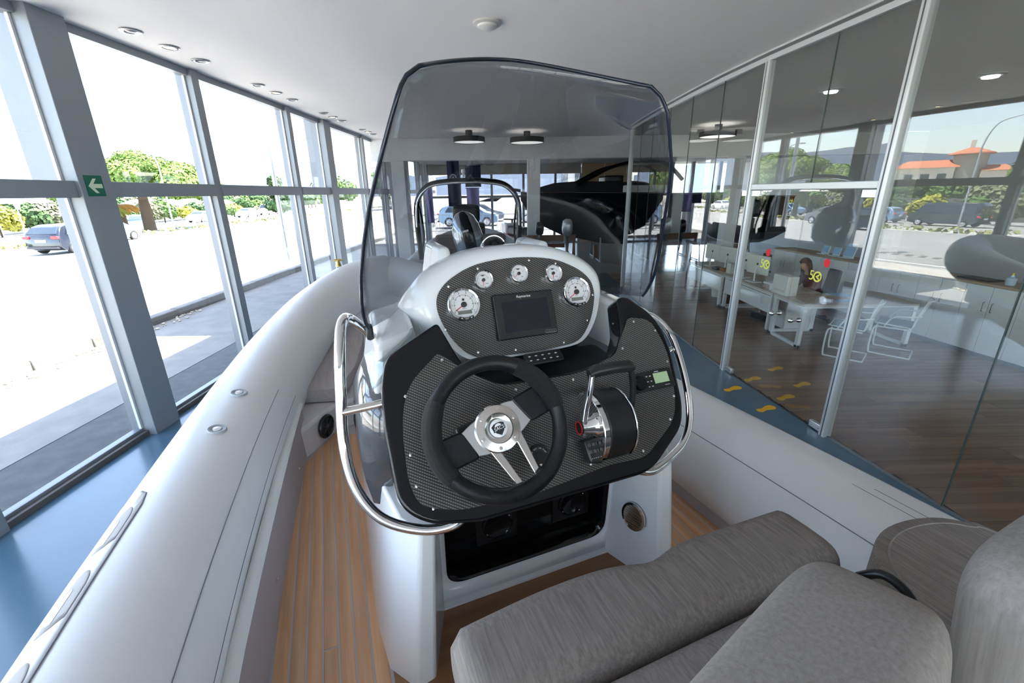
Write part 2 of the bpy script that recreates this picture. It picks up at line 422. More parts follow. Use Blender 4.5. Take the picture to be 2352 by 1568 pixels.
MB().prism(rrect(Lz - .045, Lz + .045, -.045, .045, .012), 0, CEIL - .095).build('end_post', partition_alu, wp, smooth=40, M=Mz)
M, L = seg_frame(DOOR)
for x in (0, L):
    MB().prism(rrect(x - .035, x + .035, -.04, .04, .012), 0, CEIL - .095).build('post', partition_alu, wp, smooth=40, M=M)
    MB().box(x - .006, x + .006, .04, .0415, 0, CEIL - .1).build('post_groove', bead, wp, M=M)
MB().box(.035, L - .035, -.03, .03, 2.19, 2.25).build('door_transom', partition_alu, wp, bevel=.006, M=M)
J = .47 * L
for a, b in ((.035, J), (J, L - .035)):
    MB().box(a + .003, b - .003, -.005, .005, 2.25, CEIL - .095).build('overpanel', pane_in, wp, M=M)
MB().box(J - .004, J + .004, -.006, .006, 2.25, CEIL - .095).build('joint', MATS['glass_joint'], wp, M=M)

def door(nm, a, b, hinge, label):
    Mw = T(2.8, 4, 0) @ M
    d = empty(nm, M=Mw @ T(hinge, 0, 0), label=label, kind='structure')
    MB().box(a - hinge, b - hinge, -.005, .005, .012, 2.185).build('door_leaf', pane_in, d)
    s = 1 if hinge < J else -1
    for z0, z1 in ((.012, .075), (2.12, 2.185)):
        MB().box(s * .02, s * .18, -.018, .018, z0, z1).build('patch_fitting', alu, d, bevel=.004)
    MB().prism(rrect(s * .0 - .05, s * .0 + .05, -.03, .03, .015), 0, .008).build('floor_plate', steel, d, smooth=40)
    for k in range(2):
        MB().lathe([(.0, 0), (.007, 0), (.007, .004), (0, .004)], 10, T(s * (.06 + .08 * k), .018, .043) @ RX(-pi / 2)).build('bolt', steel, d, smooth=40)
    xk = (J - s * .14) - hinge
    for sg in (1, -1):
        prof = [(.0, 0), (.012, 0), (.012, .012), (.02, .022), (.026, .036), (.026, .046), (.02, .06), (.0, .066)]
        MB().lathe(prof, 20, T(xk, 0, .945) @ RX(-sg * pi / 2) @ T(0, 0, .005)).build('door_knob', chrome, d, smooth=60)
    return d
d1 = door('door_1', .038, J - .004, 0.0, 'glass door leaf nearer the camera with round chrome knob')
d2 = door('door_2', J + .004, L - .038, L, 'glass door leaf farther away with round chrome knob')
red = mat('sticker_red', (.72, .0, .012), .5); yel = mat('sticker_yellow', (.78, .74, .10), .5); ylw = mat('footprint_yellow', (.95, .50, .0), .45)
Mw = T(2.8, 4, 0) @ M
def sticker(s, z): return Mw @ T(s * L, 0.0056, z) @ RX(pi / 2) @ RZ(pi) @ RX(pi)
# local frame of a sticker: X along the wall seen from the showroom, Y up, Z towards the showroom
def stick_frame(s, z):
    Xw = (Mw.to_3x3() @ Vector((-1, 0, 0))); n = Mw.to_3x3() @ Vector((0, 1, 0)); p = Mw @ Vector((s * L, .0056, z))
    return Matrix(((Xw.x, 0, n.x, p.x), (Xw.y, 0, n.y, p.y), (Xw.z, 1, n.z, p.z), (0, 0, 0, 1)))
for s, z, lb in ((.234, 1.554, 'red round warning sticker on the nearer glass door'), (.717, 1.548, 'red round warning sticker on the farther glass door')):
    tag(MB().prism(ellipse(0, 0, .036, .04), 0, .001).build('red_sticker', red, M=stick_frame(s, z)), lb, 'sticker')
def fifty(s, z, lb):
    o = empty('anniversary_sticker', M=stick_frame(s, z), label=lb, cat='sticker')
    text('numeral', '5', .13, yel, o, T(-.038, 0, 0), extrude=.0005)
    MB().loft([[(.032 + .05 * cos(a), .05 * sin(a), 0) for a in [2 * pi * k / 24 for k in range(24)]], [(.032 + .034 * cos(a), .034 * sin(a), 0) for a in [2 * pi * k / 24 for k in range(24)]]], cap=False).build('ring', yel, o)
    MB().prism([(.01, .0), (.06, .034), (.048, .0), (.06, -.034)], 0, .001).build('star_point', yel, o)
    MB().prism([(.07, .012), (.035, .0), (.07, -.016), (.06, -.002)], 0, .0011).build('bird', mat('sticker_black', (.02, .02, .02), .5), o)
fifty(.30, 1.415, 'yellow fifty logo sticker on the nearer glass door')
fifty(.735, 1.42, 'yellow fifty logo sticker on the farther glass door')
foot = smooth_poly([(0, -.12), (.032, -.105), (.036, -.07), (.024, -.02), (.04, .03), (.048, .075), (.035, .115), (0, .128), (-.035, .112), (-.046, .07), (-.038, .02), (-.024, -.03), (-.034, -.075), (-.03, -.105)], 3)
for (x, y, a, lb) in ((2.56, 4.64, -66, 'yellow footprint decal on the slate floor beyond the far door hinge'), (2.67, 4.14, -66, 'yellow footprint decal on the slate floor nearest the camera'),
                      (2.93, 4.91, -66, 'yellow footprint decal on the boards just inside the far door leaf'), (3.39, 5.22, -66, 'yellow footprint decal farthest inside the office'),
                      (3.03, 4.40, -66, 'yellow footprint decal on the boards just inside the near door leaf'), (3.42, 4.73, -66, 'yellow footprint decal inside the office nearer the chairs')):
    o = MB().prism(foot, .0005, .002).build('footprint_decal', ylw, M=T(x, y, 0) @ RZ(radians(a)) @ Matrix.Scale(1.0, 4)); tag(o, lb, 'decal', 'footprint decals at the glass doors')

# ---- ceiling fittings
ringm = mat('downlight_ring', (.50, .49, .48), .25, metal=.6); lampw = mat('lamp_warm', (1, .8, .5), .5, emit=(1., .72, .34), estr=9.); lampoff = mat('lamp_reflector', (.10, .10, .105), .25, metal=.6)
place = ['nearest trio', 'second trio', 'third trio', 'fourth trio', 'fifth trio']; pos = ['first', 'middle', 'last']
trios = [[4.41, 4.85, 5.30], [6.39, 6.85, 7.33], [8.50, 8.92, 9.37], [10.6, 11.0, 11.4]]
for t_, tr in enumerate(trios):
    for k, y in enumerate(tr):
        lit = k == 1
        o = empty('downlight', (-3.22, y, CEIL), label=('lit' if lit else 'unlit') + f' recessed downlight, {pos[k]} of the {place[t_]} along the window wall', cat='downlight', group='downlights along the window wall')
        MB().lathe([(.04, -.001), (.082, -.001), (.085, -.008), (.07, -.016), (.046, -.008)], 24).build('trim_ring', ringm, o, smooth=50)
        MB().lathe([(0, -.012), (.03, -.011), (.045, -.004), (.045, -.001), (0, -.001)], 20).build('lamp', lampw if lit else lampoff, o, smooth=50)
o = empty('smoke_detector', (-.17, 4.34, CEIL), label='round beige smoke detector alone on the ceiling', cat='detector')
MB().lathe([(0, 0), (.115, 0), (.12, -.012), (.105, -.02), (0, -.02)], 32).build('base', mat('detector_beige', (.55, .53, .50), .5), o, smooth=40)
MB().lathe([(0, -.02), (.085, -.02), (.082, -.035), (.05, -.05), (0, -.052)], 32).build('cap', mat('detector_cap', (.66, .64, .61), .5), o, smooth=40)
drum = mat('drum_black', (.03, .03, .032), .5); opal = mat('drum_opal', (.8, .8, .8), .5, emit=(1, .97, .9), estr=.7)
for (x, y, r, lb) in ((-.92, 11.0, .36, 'large drum ceiling lamp left of the other over the far boat'), (.42, 11.3, .40, 'large drum ceiling lamp right of the other over the far boat'), (4.6, 10.6, .38, 'large drum ceiling lamp over the far office desks')):
    o = empty('drum_lamp', (x, y, CEIL - .004), label=lb, cat='lamp', group='drum lamps at the far end')
    MB().lathe([(r - .01, -.14), (r, -.14), (r, -.25), (r - .01, -.25)], 40).build('shade', drum, o, smooth=40)
    MB().lathe([(0, -.225), (r - .012, -.225), (r - .012, -.24), (0, -.24)], 40).build('diffuser', opal, o, smooth=40)
    MB().lathe([(0, 0), (.08, 0), (.08, -.23), (0, -.23)], 16).build('rose', drum, o, smooth=40)
# office ceiling: square cassette, round spots, sprinkler
o = empty('air_cassette', (6.1, 4.9, CEIL - .004), rz=radians(-8), label='square white air conditioning cassette in the office ceiling', cat='air conditioner')
MB().box(-.45, .45, -.45, .45, -.03, 0).build('cover', whitepl, o, bevel=.008); MB().box(-.27, .27, -.27, .27, -.045, -.03).build('grille', mat('cassette_grille', (.5, .5, .49), .6), o, bevel=.004)
for s in (-1, 1):
    MB().box(-.3, .3, s * .36 - .025, s * .36 + .025, -.034, -.03).build('louvre', blackpl, o); MB().box(s * .36 - .025, s * .36 + .025, -.3, .3, -.034, -.03).build('louvre', blackpl, o)
for (x, y, lb) in ((4.55, 3.9, 'round ceiling lamp in the office beside the door post'), (5.2, 3.9, 'round ceiling lamp in the office right of the door post'), (4.7, 7.2, 'round ceiling lamp above the office desks'), (6.2, 6.4, 'round ceiling lamp above the office cabinets')):
    o = empty('ceiling_lamp', (x, y, CEIL), label=lb, cat='lamp', group='round office ceiling lamps')
    MB().lathe([(.0, 0), (.15, 0), (.155, -.01), (.13, -.02), (.0, -.02)], 28).build('rim', mat('vent_rim', (.5, .5, .5), .5), o, smooth=40)
    MB().lathe([(.0, -.02), (.09, -.02), (.08, -.04), (0, -.045)], 28).build('cone', mat('office_lamp', (.9, .9, .9), .5, emit=(1, .97, .92), estr=5.), o, smooth=40)

# ---- portal to the far hall
pw = empty('wall_portal', (0, 12.4, 0), label='white beam and columns framing the far hall', kind='structure')
pm = mat('portal_white', (.72, .73, .74), .5)
MB().box(XG, 11, 0, .35, 3.02, CEIL).build('beam', pm, pw, bevel=.01)
for x in (-2.95, .64, 6.05, 10.8): MB().box(x - .17, x + .17, .0, .34, 0, 3.02).build('column', pm, pw, bevel=.01)
# far glass front of the hall
wf = empty('wall_far', (0, 20.5, 0), label='far glazed front of the hall', kind='structure')
hx = [XG, -2.2, -.8, .6, 2.0, 3.1]
for k, x in enumerate(hx):
    MB().box(x - .05, x + .05, -.08, .06, 0, 2.95).build('mullion', frame_grey, wf)
for a, b in zip(hx[:-1], hx[1:]):
    MB().box(a + .05, b - .05, -.05, .05, 1.98, 2.08).build('transom', frame_grey, wf)
    MB().box(a + .05, b - .05, -.004, .004, .06, 1.98).build('pane', pane_out, wf); MB().box(a + .05, b - .05, -.004, .004, 2.08, 2.95).build('pane', pane_out, wf)
MB().box(XG, 3.1, -.1, .1, 2.95, 3.35).build('header', mat('hall_header', (.42, .40, .36), .7), wf)
MB().box(XG, 3.1, -.06, .06, 0, .06).build('sill', frame_light, wf)
bz = mat('beige_panel', (.50, .37, .22), .6)
for k in range(4): MB().box(3.15 + .98 * k, 4.10 + .98 * k, -.1, .1, 0, 3.35).build('wall_panel', bz, wf, bevel=.01)
hx2 = [7.1, 8.0, 9.2, 10.85]
for x in hx2: MB().box(x - .07, x + .07, -.08, .06, 0, 3.35).build('mullion', frame_grey, wf)
for a, b in zip(hx2[:-1], hx2[1:]):
    MB().box(a + .07, b - .07, -.05, .05, 1.98, 2.08).build('transom', frame_grey, wf)
    MB().box(a + .07, b - .07, -.004, .004, .06, 1.98).build('pane', pane_out, wf); MB().box(a + .07, b - .07, -.004, .004, 2.08, 3.35).build('pane', pane_out, wf)
# ================================================================ THE STREET
def gz(x): return -.05 if x > -8.9 else -.05 + .03 * (x + 8.9)
asphalt = mat('asphalt_dark', (.075, .078, .08), .9, bump=.3, bscale=60, vary=.2, vscale=6)
roadm = mat('road_asphalt', (.25, .245, .235), .9, bump=.2, bscale=40, vary=.08, vscale=.6)
conc = mat('concrete', (.20, .195, .18), .9, bump=.3, bscale=30, vary=.14, vscale=3)
concw = mat('sidewalk_concrete', (.42, .41, .385), .9, vary=.06, vscale=2)
kerbm = mat('kerb_stone', (.15, .145, .135), .9, bump=.4, bscale=25, vary=.2, vscale=4, objrand=.12)
earth = mat('dry_ground', (.36, .33, .26), .95, vary=.2, vscale=.3)
paintm = mat('road_paint', (.75, .74, .70), .8)
box('asphalt_strip', asphalt, -4.80, XG - .02, -30, 60, -.5, -.20, label='dark asphalt strip along the foot of the glass front', **S)
box('pavement', conc, -7.05, -4.80, -30, 60, -.5, -.195, label='pale concrete pavement in front of the building', **S)
kb = box('kerb', kerbm, -7.22, -7.06, -30, 60, -.5, -.06, label='grey kerb edge beside the road', **S)
km = None
for k in range(34):
    y = 2.0 + k * 1.0
    c = MB().box(0, .19, .008, .992, -.3, 0).build('kerb_stone', kerbm, kb, bevel=.02, M=T(-7.23 , y, -.035 + .006 * ((k * 7) % 3)))
box('sidewalk', concw, -8.9, -7.22, -30, 80, -.5, -.05, label='bright narrow strip between kerb and road', **S)
MB().add([(-8.9, -120, -.05), (-8.9, 300, -.05), (-28.3, 300, gz(-28.3)), (-28.3, -120, gz(-28.3))], [(0, 1, 2, 3)]).build('road', roadm, label='wide sunlit asphalt road', **S)
MB().add([(-28.3, -120, gz(-28.3)), (-28.3, 300, gz(-28.3)), (-60, 300, gz(-60)), (-60, -120, gz(-60))], [(0, 1, 2, 3)]).build('far_road', roadm, label='second carriageway beyond the planted strip', **S)
MB().add([(-60, -300, gz(-60)), (-60, 900, gz(-60)), (-1800, 1800, -14), (-1800, -600, -14)], [(0, 1, 2, 3)]).build('far_ground', earth, label='dry ground beyond the road', **S)
box('yard', roadm, XG, 200, 24.2, 300, -.5, -.06, label='paved yard beyond the far hall', **S)
box('yard_back', conc, XG - .02, 200, -200, -6.3, -.5, -.1, label='dry ground behind the building', **S)
MB().add([(-4, 300, -.5), (400, 300, -.5), (400, 1500, -10), (-1800, 1800, -14), (-60, 900, -1.6), (-60, 300, -1.6)], [(0, 1, 2, 3, 4, 5)]).build('far_plain', earth, label='distant plain under the mountains', **S)
lines = [(-9.4, -40, 200, .14), (-20.9, -40, 200, .14)]
for k, (x, y0, y1, ww) in enumerate(lines):
    MB().add([(x, y0, gz(x) + .004), (x, y1, gz(x) + .004), (x - ww, y1, gz(x - ww) + .004), (x - ww, y0, gz(x - ww) + .004)], [(0, 1, 2, 3)]).build('road_line', paintm, label=('edge line near the kerb' if k == 0 else 'edge line near the planted strip'), **S)
rl = empty('lane_line', (-15, 0, 0), label='broken white line along the middle of the road', kind='structure')
for k in range(24):
    x = -15.0; y = 1 + k * 6
    MB().add([(0, 0, gz(x) + .005), (0, 2.2, gz(x) + .005), (-.12, 2.2, gz(x - .12) + .005), (-.12, 0, gz(x - .12) + .005)], [(0, 1, 2, 3)]).build('dash', paintm, rl, M=T(0, y, 0))
rh = empty('hatched_marking', (-12, 9, 0), label='row of short bars painted on the near lane', kind='structure')
for k in range(26):
    y = k * .42
    MB().add([(0, 0, 0), (0, .2, 0), (-.7, .45, -.021), (-.7, .25, -.021)], [(0, 1, 2, 3)]).build('painted_bar', mat('old_paint', (.13, .12, .10), .9), rh, M=T(.4, y - 2, gz(-11.6) + .006))
# rubble along the kerb
rb = MB(); rr = random.Random(11)
for k in range(260):
    y = rr.uniform(2, 9.5); s = rr.uniform(.008, .035)
    rb.sphere((-7.0 + rr.random() ** 2 * .28, y, -.195 + s * .5), (s * rr.uniform(.7, 1.4), s * rr.uniform(.7, 1.4), s * .7), 5, 4)
rb.build('gravel', mat('rubble_stone', (.48, .42, .32), .9), kind='stuff', label='loose gravel along the foot of the kerb', category='gravel')

# ---- greenery
def leaves(mb, c, r, n, size, seed, squash=1., up=.3):
    R = random.Random(seed)
    for k in range(n):
        while True:
            d = Vector((R.uniform(-1, 1), R.uniform(-1, 1), R.uniform(-1, 1)))
            if .05 < d.length < 1: break
        d = d.normalized() * (d.length ** .45)
        p = Vector((c[0] + d.x * r[0], c[1] + d.y * r[1], c[2] + d.z * r[2]))
        nrm = (d + Vector((R.uniform(-.7, .7), R.uniform(-.7, .7), R.uniform(-.3, .7 + up)))).normalized()
        a = nrm.orthogonal().normalized(); b = nrm.cross(a); th = R.uniform(0, pi); a, b = a * cos(th) + b * sin(th), b * cos(th) - a * sin(th)
        s = size * R.uniform(.6, 1.3)
        mb.add([p - a * s * .5 - b * s * .35, p + a * s * .5 - b * s * .3, p + a * s * .15 + b * s * .6, p - a * s * .4 + b * s * .3], [(0, 1, 2, 3)])
def leafmat(name, c):
    m = mat(name, c, .8, spec=.2, vary=.35, vscale=.9)
    return m
g_pine = leafmat('pine_green', (.11, .18, .035)); g_dark = leafmat('dark_green', (.05, .10, .035)); g_mid = leafmat('mid_green', (.09, .16, .04)); g_olive = leafmat('olive_green', (.16, .18, .10)); g_yel = leafmat('yellow_green', (.30, .30, .05)); g_dry = leafmat('dry_grass', (.22, .22, .09)); g_orange = leafmat('palm_orange', (.50, .25, .06))
bark = mat('bark', (.11, .075, .05), .9, bump=.5, bscale=8)
def tree(name, x, y, trunk_h, blobs, n, size, m, lb, cat='tree', tr=.25, seed=1, group=None, z0=None):
    o = empty(name, (x, y, gz(x) if z0 is None else z0), label=lb, cat=cat, group=group)
    MB().tube([(0, 0, -.3), (.1 * tr, 0, trunk_h * .5), (0, .2 * tr, trunk_h)], [tr * 1.2, tr, tr * .7], 9).build('trunk', bark, o, smooth=60)
    mb = MB()
    for k, (bx, by, bz_, rx, ry, rz) in enumerate(blobs):
        leaves(mb, (bx, by, bz_), (rx, ry, rz), n, size, seed * 31 + k)
        mb.sphere((bx, by, bz_), (rx * .72, ry * .72, rz * .72), 10, 7)
    mb.build('crown', m, o)
    return o
# umbrella pine: broad flat crown of many lobes
R_ = random.Random(5); blobs = []
for k in range(38):
    a = R_.uniform(0, 2 * pi); q = sqrt(R_.random()); hx = q * 5.6
    blobs.append((hx * cos(a), hx * sin(a), 3.8 + 2.3 * (1 - q * q) + R_.uniform(-.35, .3), 1.5, 1.5, .95))
tree('umbrella_pine', -34.9, 43.9, 4.2, blobs, 1100, .2, g_pine, 'broad umbrella pine with a flat bright green crown across the road', tr=.45, seed=2, z0=-.9)
tree('pine_sapling', -26.9 * 1.15, 53.6 * 1.15, 2.0, [(0, 0, 1.9, 1.9, 1.9, 1.0), (.2, 0, 3.4, 1.5, 1.4, 1.0), (-.2, .1, 4.8, .9, .9, .9), (1.2, .3, 3.2, .8, .8, .6)], 420, .35, g_dark, 'dark loose conifer behind the second white car', tr=.2, seed=3, z0=-.9)
tree('round_tree', -33.5, 87, 3., [(0, 0, 4.2, 3.6, 3.6, 2.4), (2.5, 1, 3.8, 2.2, 2.2, 1.8)], 600, .5, g_mid, 'round green tree far down the road', tr=.3, seed=4, z0=-.9)
tree('round_tree', -22, 84, 3., [(0, 0, 4.6, 2.8, 2.8, 2.6), (-1.5, 1, 5.4, 2.0, 2.0, 1.6), (2, .5, 4.6, 2., 2., 1.8)], 600, .5, g_pine, 'bright green tree between the last window mullions', tr=.3, seed=6, z0=-.9)
# trees around the villa, seen mirrored in the partition
for k, (x, y, h, m, lb) in enumerate(((-72, 32.5, 7.6, g_pine, 'spiky green tree right of the villa in the mirror image'), (-74, 24, 8.4, g_mid, 'dark tree farthest right of the villa in the mirror image'), (-72, 43, 5.0, g_mid, 'round bush in front of the villa tower'), (-72, 68, 5.4, g_dark, 'green bush left of the villa in the mirror image'))):
    tree('garden_tree', x, y, h * .45, [(0, 0, h * .55, h * .42, h * .42, h * .32), (1.2, .8, h * .75, h * .28, h * .28, h * .25), (-1.5, -.5, h * .62, h * .3, h * .3, h * .28)], 700, .55, m, lb, seed=20 + k, group='garden trees by the villa')
# hedges and shrubs of the garden centre beyond the second carriageway
shr = random.Random(9); kinds = [(g_olive, 'olive green', 'olive_shrub'), (g_mid, 'leafy green', 'leafy_shrub'), (g_yel, 'yellow green', 'yellow_shrub'), (g_dark, 'dark green', 'dark_shrub')]
wh = ['far left', 'left', 'middle', 'right', 'far right', 'farthest']
for k in range(26):
    y = 12 + k * 3.1; x = -48.6 + shr.uniform(-.8, .8)
    m, wd, nm = kinds[k % 4]; h = shr.uniform(2.0, 3.4)
    o = empty(nm, (x, y, gz(x)), label=f'{wd} shrub in the roadside nursery row beyond the far carriageway', cat='shrub', group=f'{wd} nursery shrubs')
    MB().tube([(0, 0, -.2), (.05, 0, h * .5)], .09, 7).build('stem', bark, o)
    mb = MB(); leaves(mb, (0, 0, h * .62), (1.3, 1.3, h * .4), 420, .34, 100 + k); leaves(mb, (.6, .7, h * .5), (.9, .9, h * .34), 260, .32, 140 + k); mb.sphere((0, 0, h * .6), (.95, .95, h * .3), 8, 6)
    mb.build('foliage', m, o)
# tree belt behind the nursery
belt = []
for k in range(3):
    mb = MB(); leaves(mb, (0, 0, 3.2), (2.6, 2.9, 1.5), 700, .5, 500 + k); leaves(mb, (.5, 1.2, 2.2), (2.2, 2.4, 1.2), 500, .5, 520 + k); mb.sphere((0, 0, 2.7), (2.0, 2.2, 1.4), 10, 7); belt.append(mb.mesh('crown')); belt[-1].materials.append((g_mid, g_dark, g_olive)[k])
tk = MB().tube([(0, 0, -.4), (.1, 0, 1.2), (0, .1, 2.4)], [.22, .18, .12], 8).mesh('trunk'); tk.materials.append(bark)
for k in range(34):
    x = -66 + 2.0 * ((k * 5) % 3) / 2; y = -6 + k * 4.9
    o = empty('belt_tree', (x, y, gz(-60) - .2), rz=k * 1.7, label=f"{('mid green', 'dark green', 'olive green')[k % 3]} tree in the belt behind the roadside nursery", cat='tree', group=f"{('mid green', 'dark green', 'olive green')[k % 3]} belt trees")
    link('trunk', tk, bark, o); link('crown', belt[k % 3], None, o)
# palm with orange fronds
for (x, y, h, m, lb) in ((-38.5, 45.4, 2.4, g_orange, 'short palm with orange fronds behind the blue car'), (-37.4, 42.4, 2.2, g_yel, 'short yellow palm beside the orange one')):
    o = empty('palm_tree', (x, y, gz(x)), label=lb, cat='palm')
    MB().tube([(0, 0, -.2), (0, 0, h * .6), (.1, 0, h)], [.3, .26, .2], 9).build('trunk', bark, o)
    for k in range(15):
        a = 2 * pi * k / 15 + .2; mb = MB(); P = [(cos(a) * q * 1.9, sin(a) * q * 1.9, h + 1.1 * q - 1.9 * q * q) for q in (0, .25, .5, .75, 1)]
        side = Vector((-sin(a), cos(a), 0))
        vs = []
        for q, p in enumerate(P): wv = [.05, .3, .34, .24, .03][q]; vs += [tuple(Vector(p) - side * wv - Vector((0, 0, wv * .5))), tuple(p), tuple(Vector(p) + side * wv - Vector((0, 0, wv * .5)))]
        fs = []
        for q in range(4): fs += [(3 * q, 3 * q + 1, 3 * q + 4, 3 * q + 3), (3 * q + 1, 3 * q + 2, 3 * q + 5, 3 * q + 4)]
        mb.add(vs, fs).build('frond', m, o)
# planted strip between the carriageways
mb = MB(); rg = random.Random(3)
for k in range(60):
    y = -10 + k * 2.4; leaves(mb, (-29.3 + rg.uniform(-.5, .5), y, gz(-29.3) + .12), (.6, 1.3, .28), 60, .26, 300 + k)
mb.build('median_grass', g_dry, kind='stuff', label='low dry planting on the strip between the carriageways', category='planting')
MB().prism([(-30.4, -40), (-28.3, -40), (-28.3, 200), (-30.4, 200)], gz(-30.4) - .3, gz(-29) + .06).build('median_kerb', concw, label='raised strip between the carriageways', **S)

# mountains
hill = mat('mountain_haze_tint', (.085, .105, .14), 1., spec=0.)  # blue-grey base colour stands in for the distance haze
def ridge(name, az0, az1, dist, hs, lb, z0=-20):
    n = len(hs); mb = MB(); pts = []
    P = cr_path([(i, h, 0) for i, h in enumerate(hs)], 6); N = len(P)
    rows = [[], [], []]
    for i, p in enumerate(P):
        a = radians(az0 + (az1 - az0) * i / (N - 1)); jit = 6 * noise.noise(Vector((i * .35, 0, 0)))
        rows[0].append((dist * .8 * sin(a), dist * .8 * cos(a), z0)); rows[1].append((dist * sin(a), dist * cos(a), p.y + jit)); rows[2].append((dist * 1.2 * sin(a), dist * 1.2 * cos(a), z0))
    vs = rows[0] + rows[1] + rows[2]; fs = []
    for r in (0, 1):
        for i in range(N - 1): fs.append((r * N + i, r * N + i + 1, (r + 1) * N + i + 1, (r + 1) * N + i))
    return mb.add(vs, fs).build(name, hill, label=lb, category='mountain')
ridge('mountain_ridge', -100, -10, 1500, [60, 72, 70, 76, 90, 84, 72, 76, 108, 102, 92, 106, 98, 80, 88, 70, 50], 'long mountain ridge on the horizon, tinted blue for haze')
ridge('hill_range', -9, 40, 1500, [50, 66, 78, 90, 70, 84, 64, 50], 'hills beyond the far hall, tinted blue for haze')

# villa with a tower, mirrored in the partition
v = empty('villa', (-150, 80.5, -4), rz=radians(62), label='white villa with red tiled roofs and a round tower', cat='house'); v.scale = (-1, 1, 1)
stucco = mat('villa_stucco', (.62, .60, .55), .8); tile = mat('roof_tile', (.42, .15, .075), .8, bump=.5, bscale=6)
MB().box(-13, -1, -4, 4, 0, 11).build('wall', stucco, v); MB().box(4, 9, -4, 4, 0, 10).build('wall', stucco, v)
MB().lathe([(3.4, 0), (3.4, 14.2)], 24, T(1.5, -1, 0)).build('tower', stucco, v, smooth=40)
MB().lathe([(4.6, 14.1), (4.5, 14.4), (1.0, 15.7), (0, 15.8)], 24, T(1.5, -1, 0)).build('tower_roof', tile, v, smooth=30)
MB().prism([(-13.8, -4.8), (-.5, -4.8), (-.5, 4.8), (-13.8, 4.8)], 0, .1).build('eave', stucco, v, M=T(0, 0, 10.9))
MB().loft([[(-14, -5, 11), (0, -5, 11), (0, 5, 11), (-14, 5, 11)], [(-11, -.3, 13), (-1, -.3, 13), (-1, .3, 13), (-11, .3, 13)]]).build('roof', tile, v)
MB().loft([[(3.5, -5, 10), (10, -5, 10), (10, 5, 10), (3.5, 5, 10)], [(5, -.3, 11.4), (8.5, -.3, 11.4), (8.5, .3, 11.4), (5, .3, 11.4)]]).build('roof', tile, v)
MB().box(.7, 1.7, -1.4, -.6, 14.8, 17.6).build('chimney', stucco, v, bevel=.05)
for k in range(3):
    w_ = MB().box(-11 + 3.4 * k, -9.2 + 3.4 * k, -4.06, -3.98, 7.2, 9.4).build('window', mat('villa_window', (.06, .08, .1), .2), v)

# garden-centre canopies
can = mat('canopy_white', (.78, .78, .76), .7)
for k, (x, y0, y1, h, lb) in enumerate(((-54.2, 44, 58, 3.2, 'long white canopy roof of the roadside nursery on the left'), (-54.2, 66, 86, 2.4, 'white nursery roof behind the white cars'))):
    o = empty('nursery_canopy', (x, (y0 + y1) / 2, gz(x)), label=lb, cat='canopy'); Ln = y1 - y0
    for q in range(4):
        a = -Ln / 2 + q * Ln / 4
        MB().loft([[(-3, a, h), (3, a, h), (3, a + Ln / 4, h), (-3, a + Ln / 4, h)], [(-.1, a + .1, h + .9), (.1, a + .1, h + .9), (.1, a + Ln / 4 - .1, h + .9), (-.1, a + Ln / 4 - .1, h + .9)]]).build('canopy_roof', can, o)
        MB().tube([(2.8, a + .2, 0), (2.8, a + .2, h)], .06, 8).build('post', frame_light, o)
# shop wall behind the planting
box('nursery_wall', mat('nursery_dark', (.10, .10, .10), .9), -60.6, -60, 5, 100, gz(-60), gz(-60) + 2.4, label='dark netting wall behind the nursery plants', category='wall')

# street furniture
galv = mat('galvanised', (.42, .45, .48), .4, metal=.6)
o = empty('lamp_post', (-7.75, 15.4, -.05), label='tall bare grey lamp post rising from the near kerb', cat='lamp post', group='street lamps')
MB().tube([(0, 0, 0), (0, 0, 4.5), (0, 0, 9)], [.075, .06, .045], 10).build('pole', galv, o, smooth=60); MB().lathe([(.12, 0), (.12, .04), (.085, .05), (.085, .5), (.07, .55)], 12).build('foot', galv, o, smooth=40)
MB().tube([(0, 0, 8.8), (-.6, 0, 9.3), (-1.6, 0, 9.5)], .04, 8).build('arm', galv, o, smooth=60); MB().box(-2.2, -1.5, -.12, .12, 9.45, 9.55).build('lamp_head', galv, o, bevel=.03)
def curved_lamp(x, y, h, lb, dx=1., rz=0.):
    o = empty('curved_lamp_post', (x, y, gz(x)), rz=rz, label=lb, cat='lamp post', group='street lamps')
    P = cr_path([(0, 0, 0), (0, 0, h * .6), (.05 * dx, 0, h * .8), (.5 * dx, 0, h * .95), (1.6 * dx, 0, h)], 5)
    MB().tube(P, [.06 - .03 * k / len(P) for k in range(len(P))], 8).build('pole', galv, o, smooth=60)
    MB().box(1.5 * dx, 2.1 * dx, -.12, .12, h - .05, h + .05).build('lamp_head', galv, o, bevel=.03)
curved_lamp(-24.5 * 1.1, 33.0 * 1.1, 6.6, 'curved lamp post in front of the pine crown', -1)
curved_lamp(-31.2, 78, 7.4, 'slender curved lamp post far down the road', 1)
curved_lamp(-31.2, 19.6, 6.9, 'curved lamp post mirrored beside the villa', 1, -pi / 2)
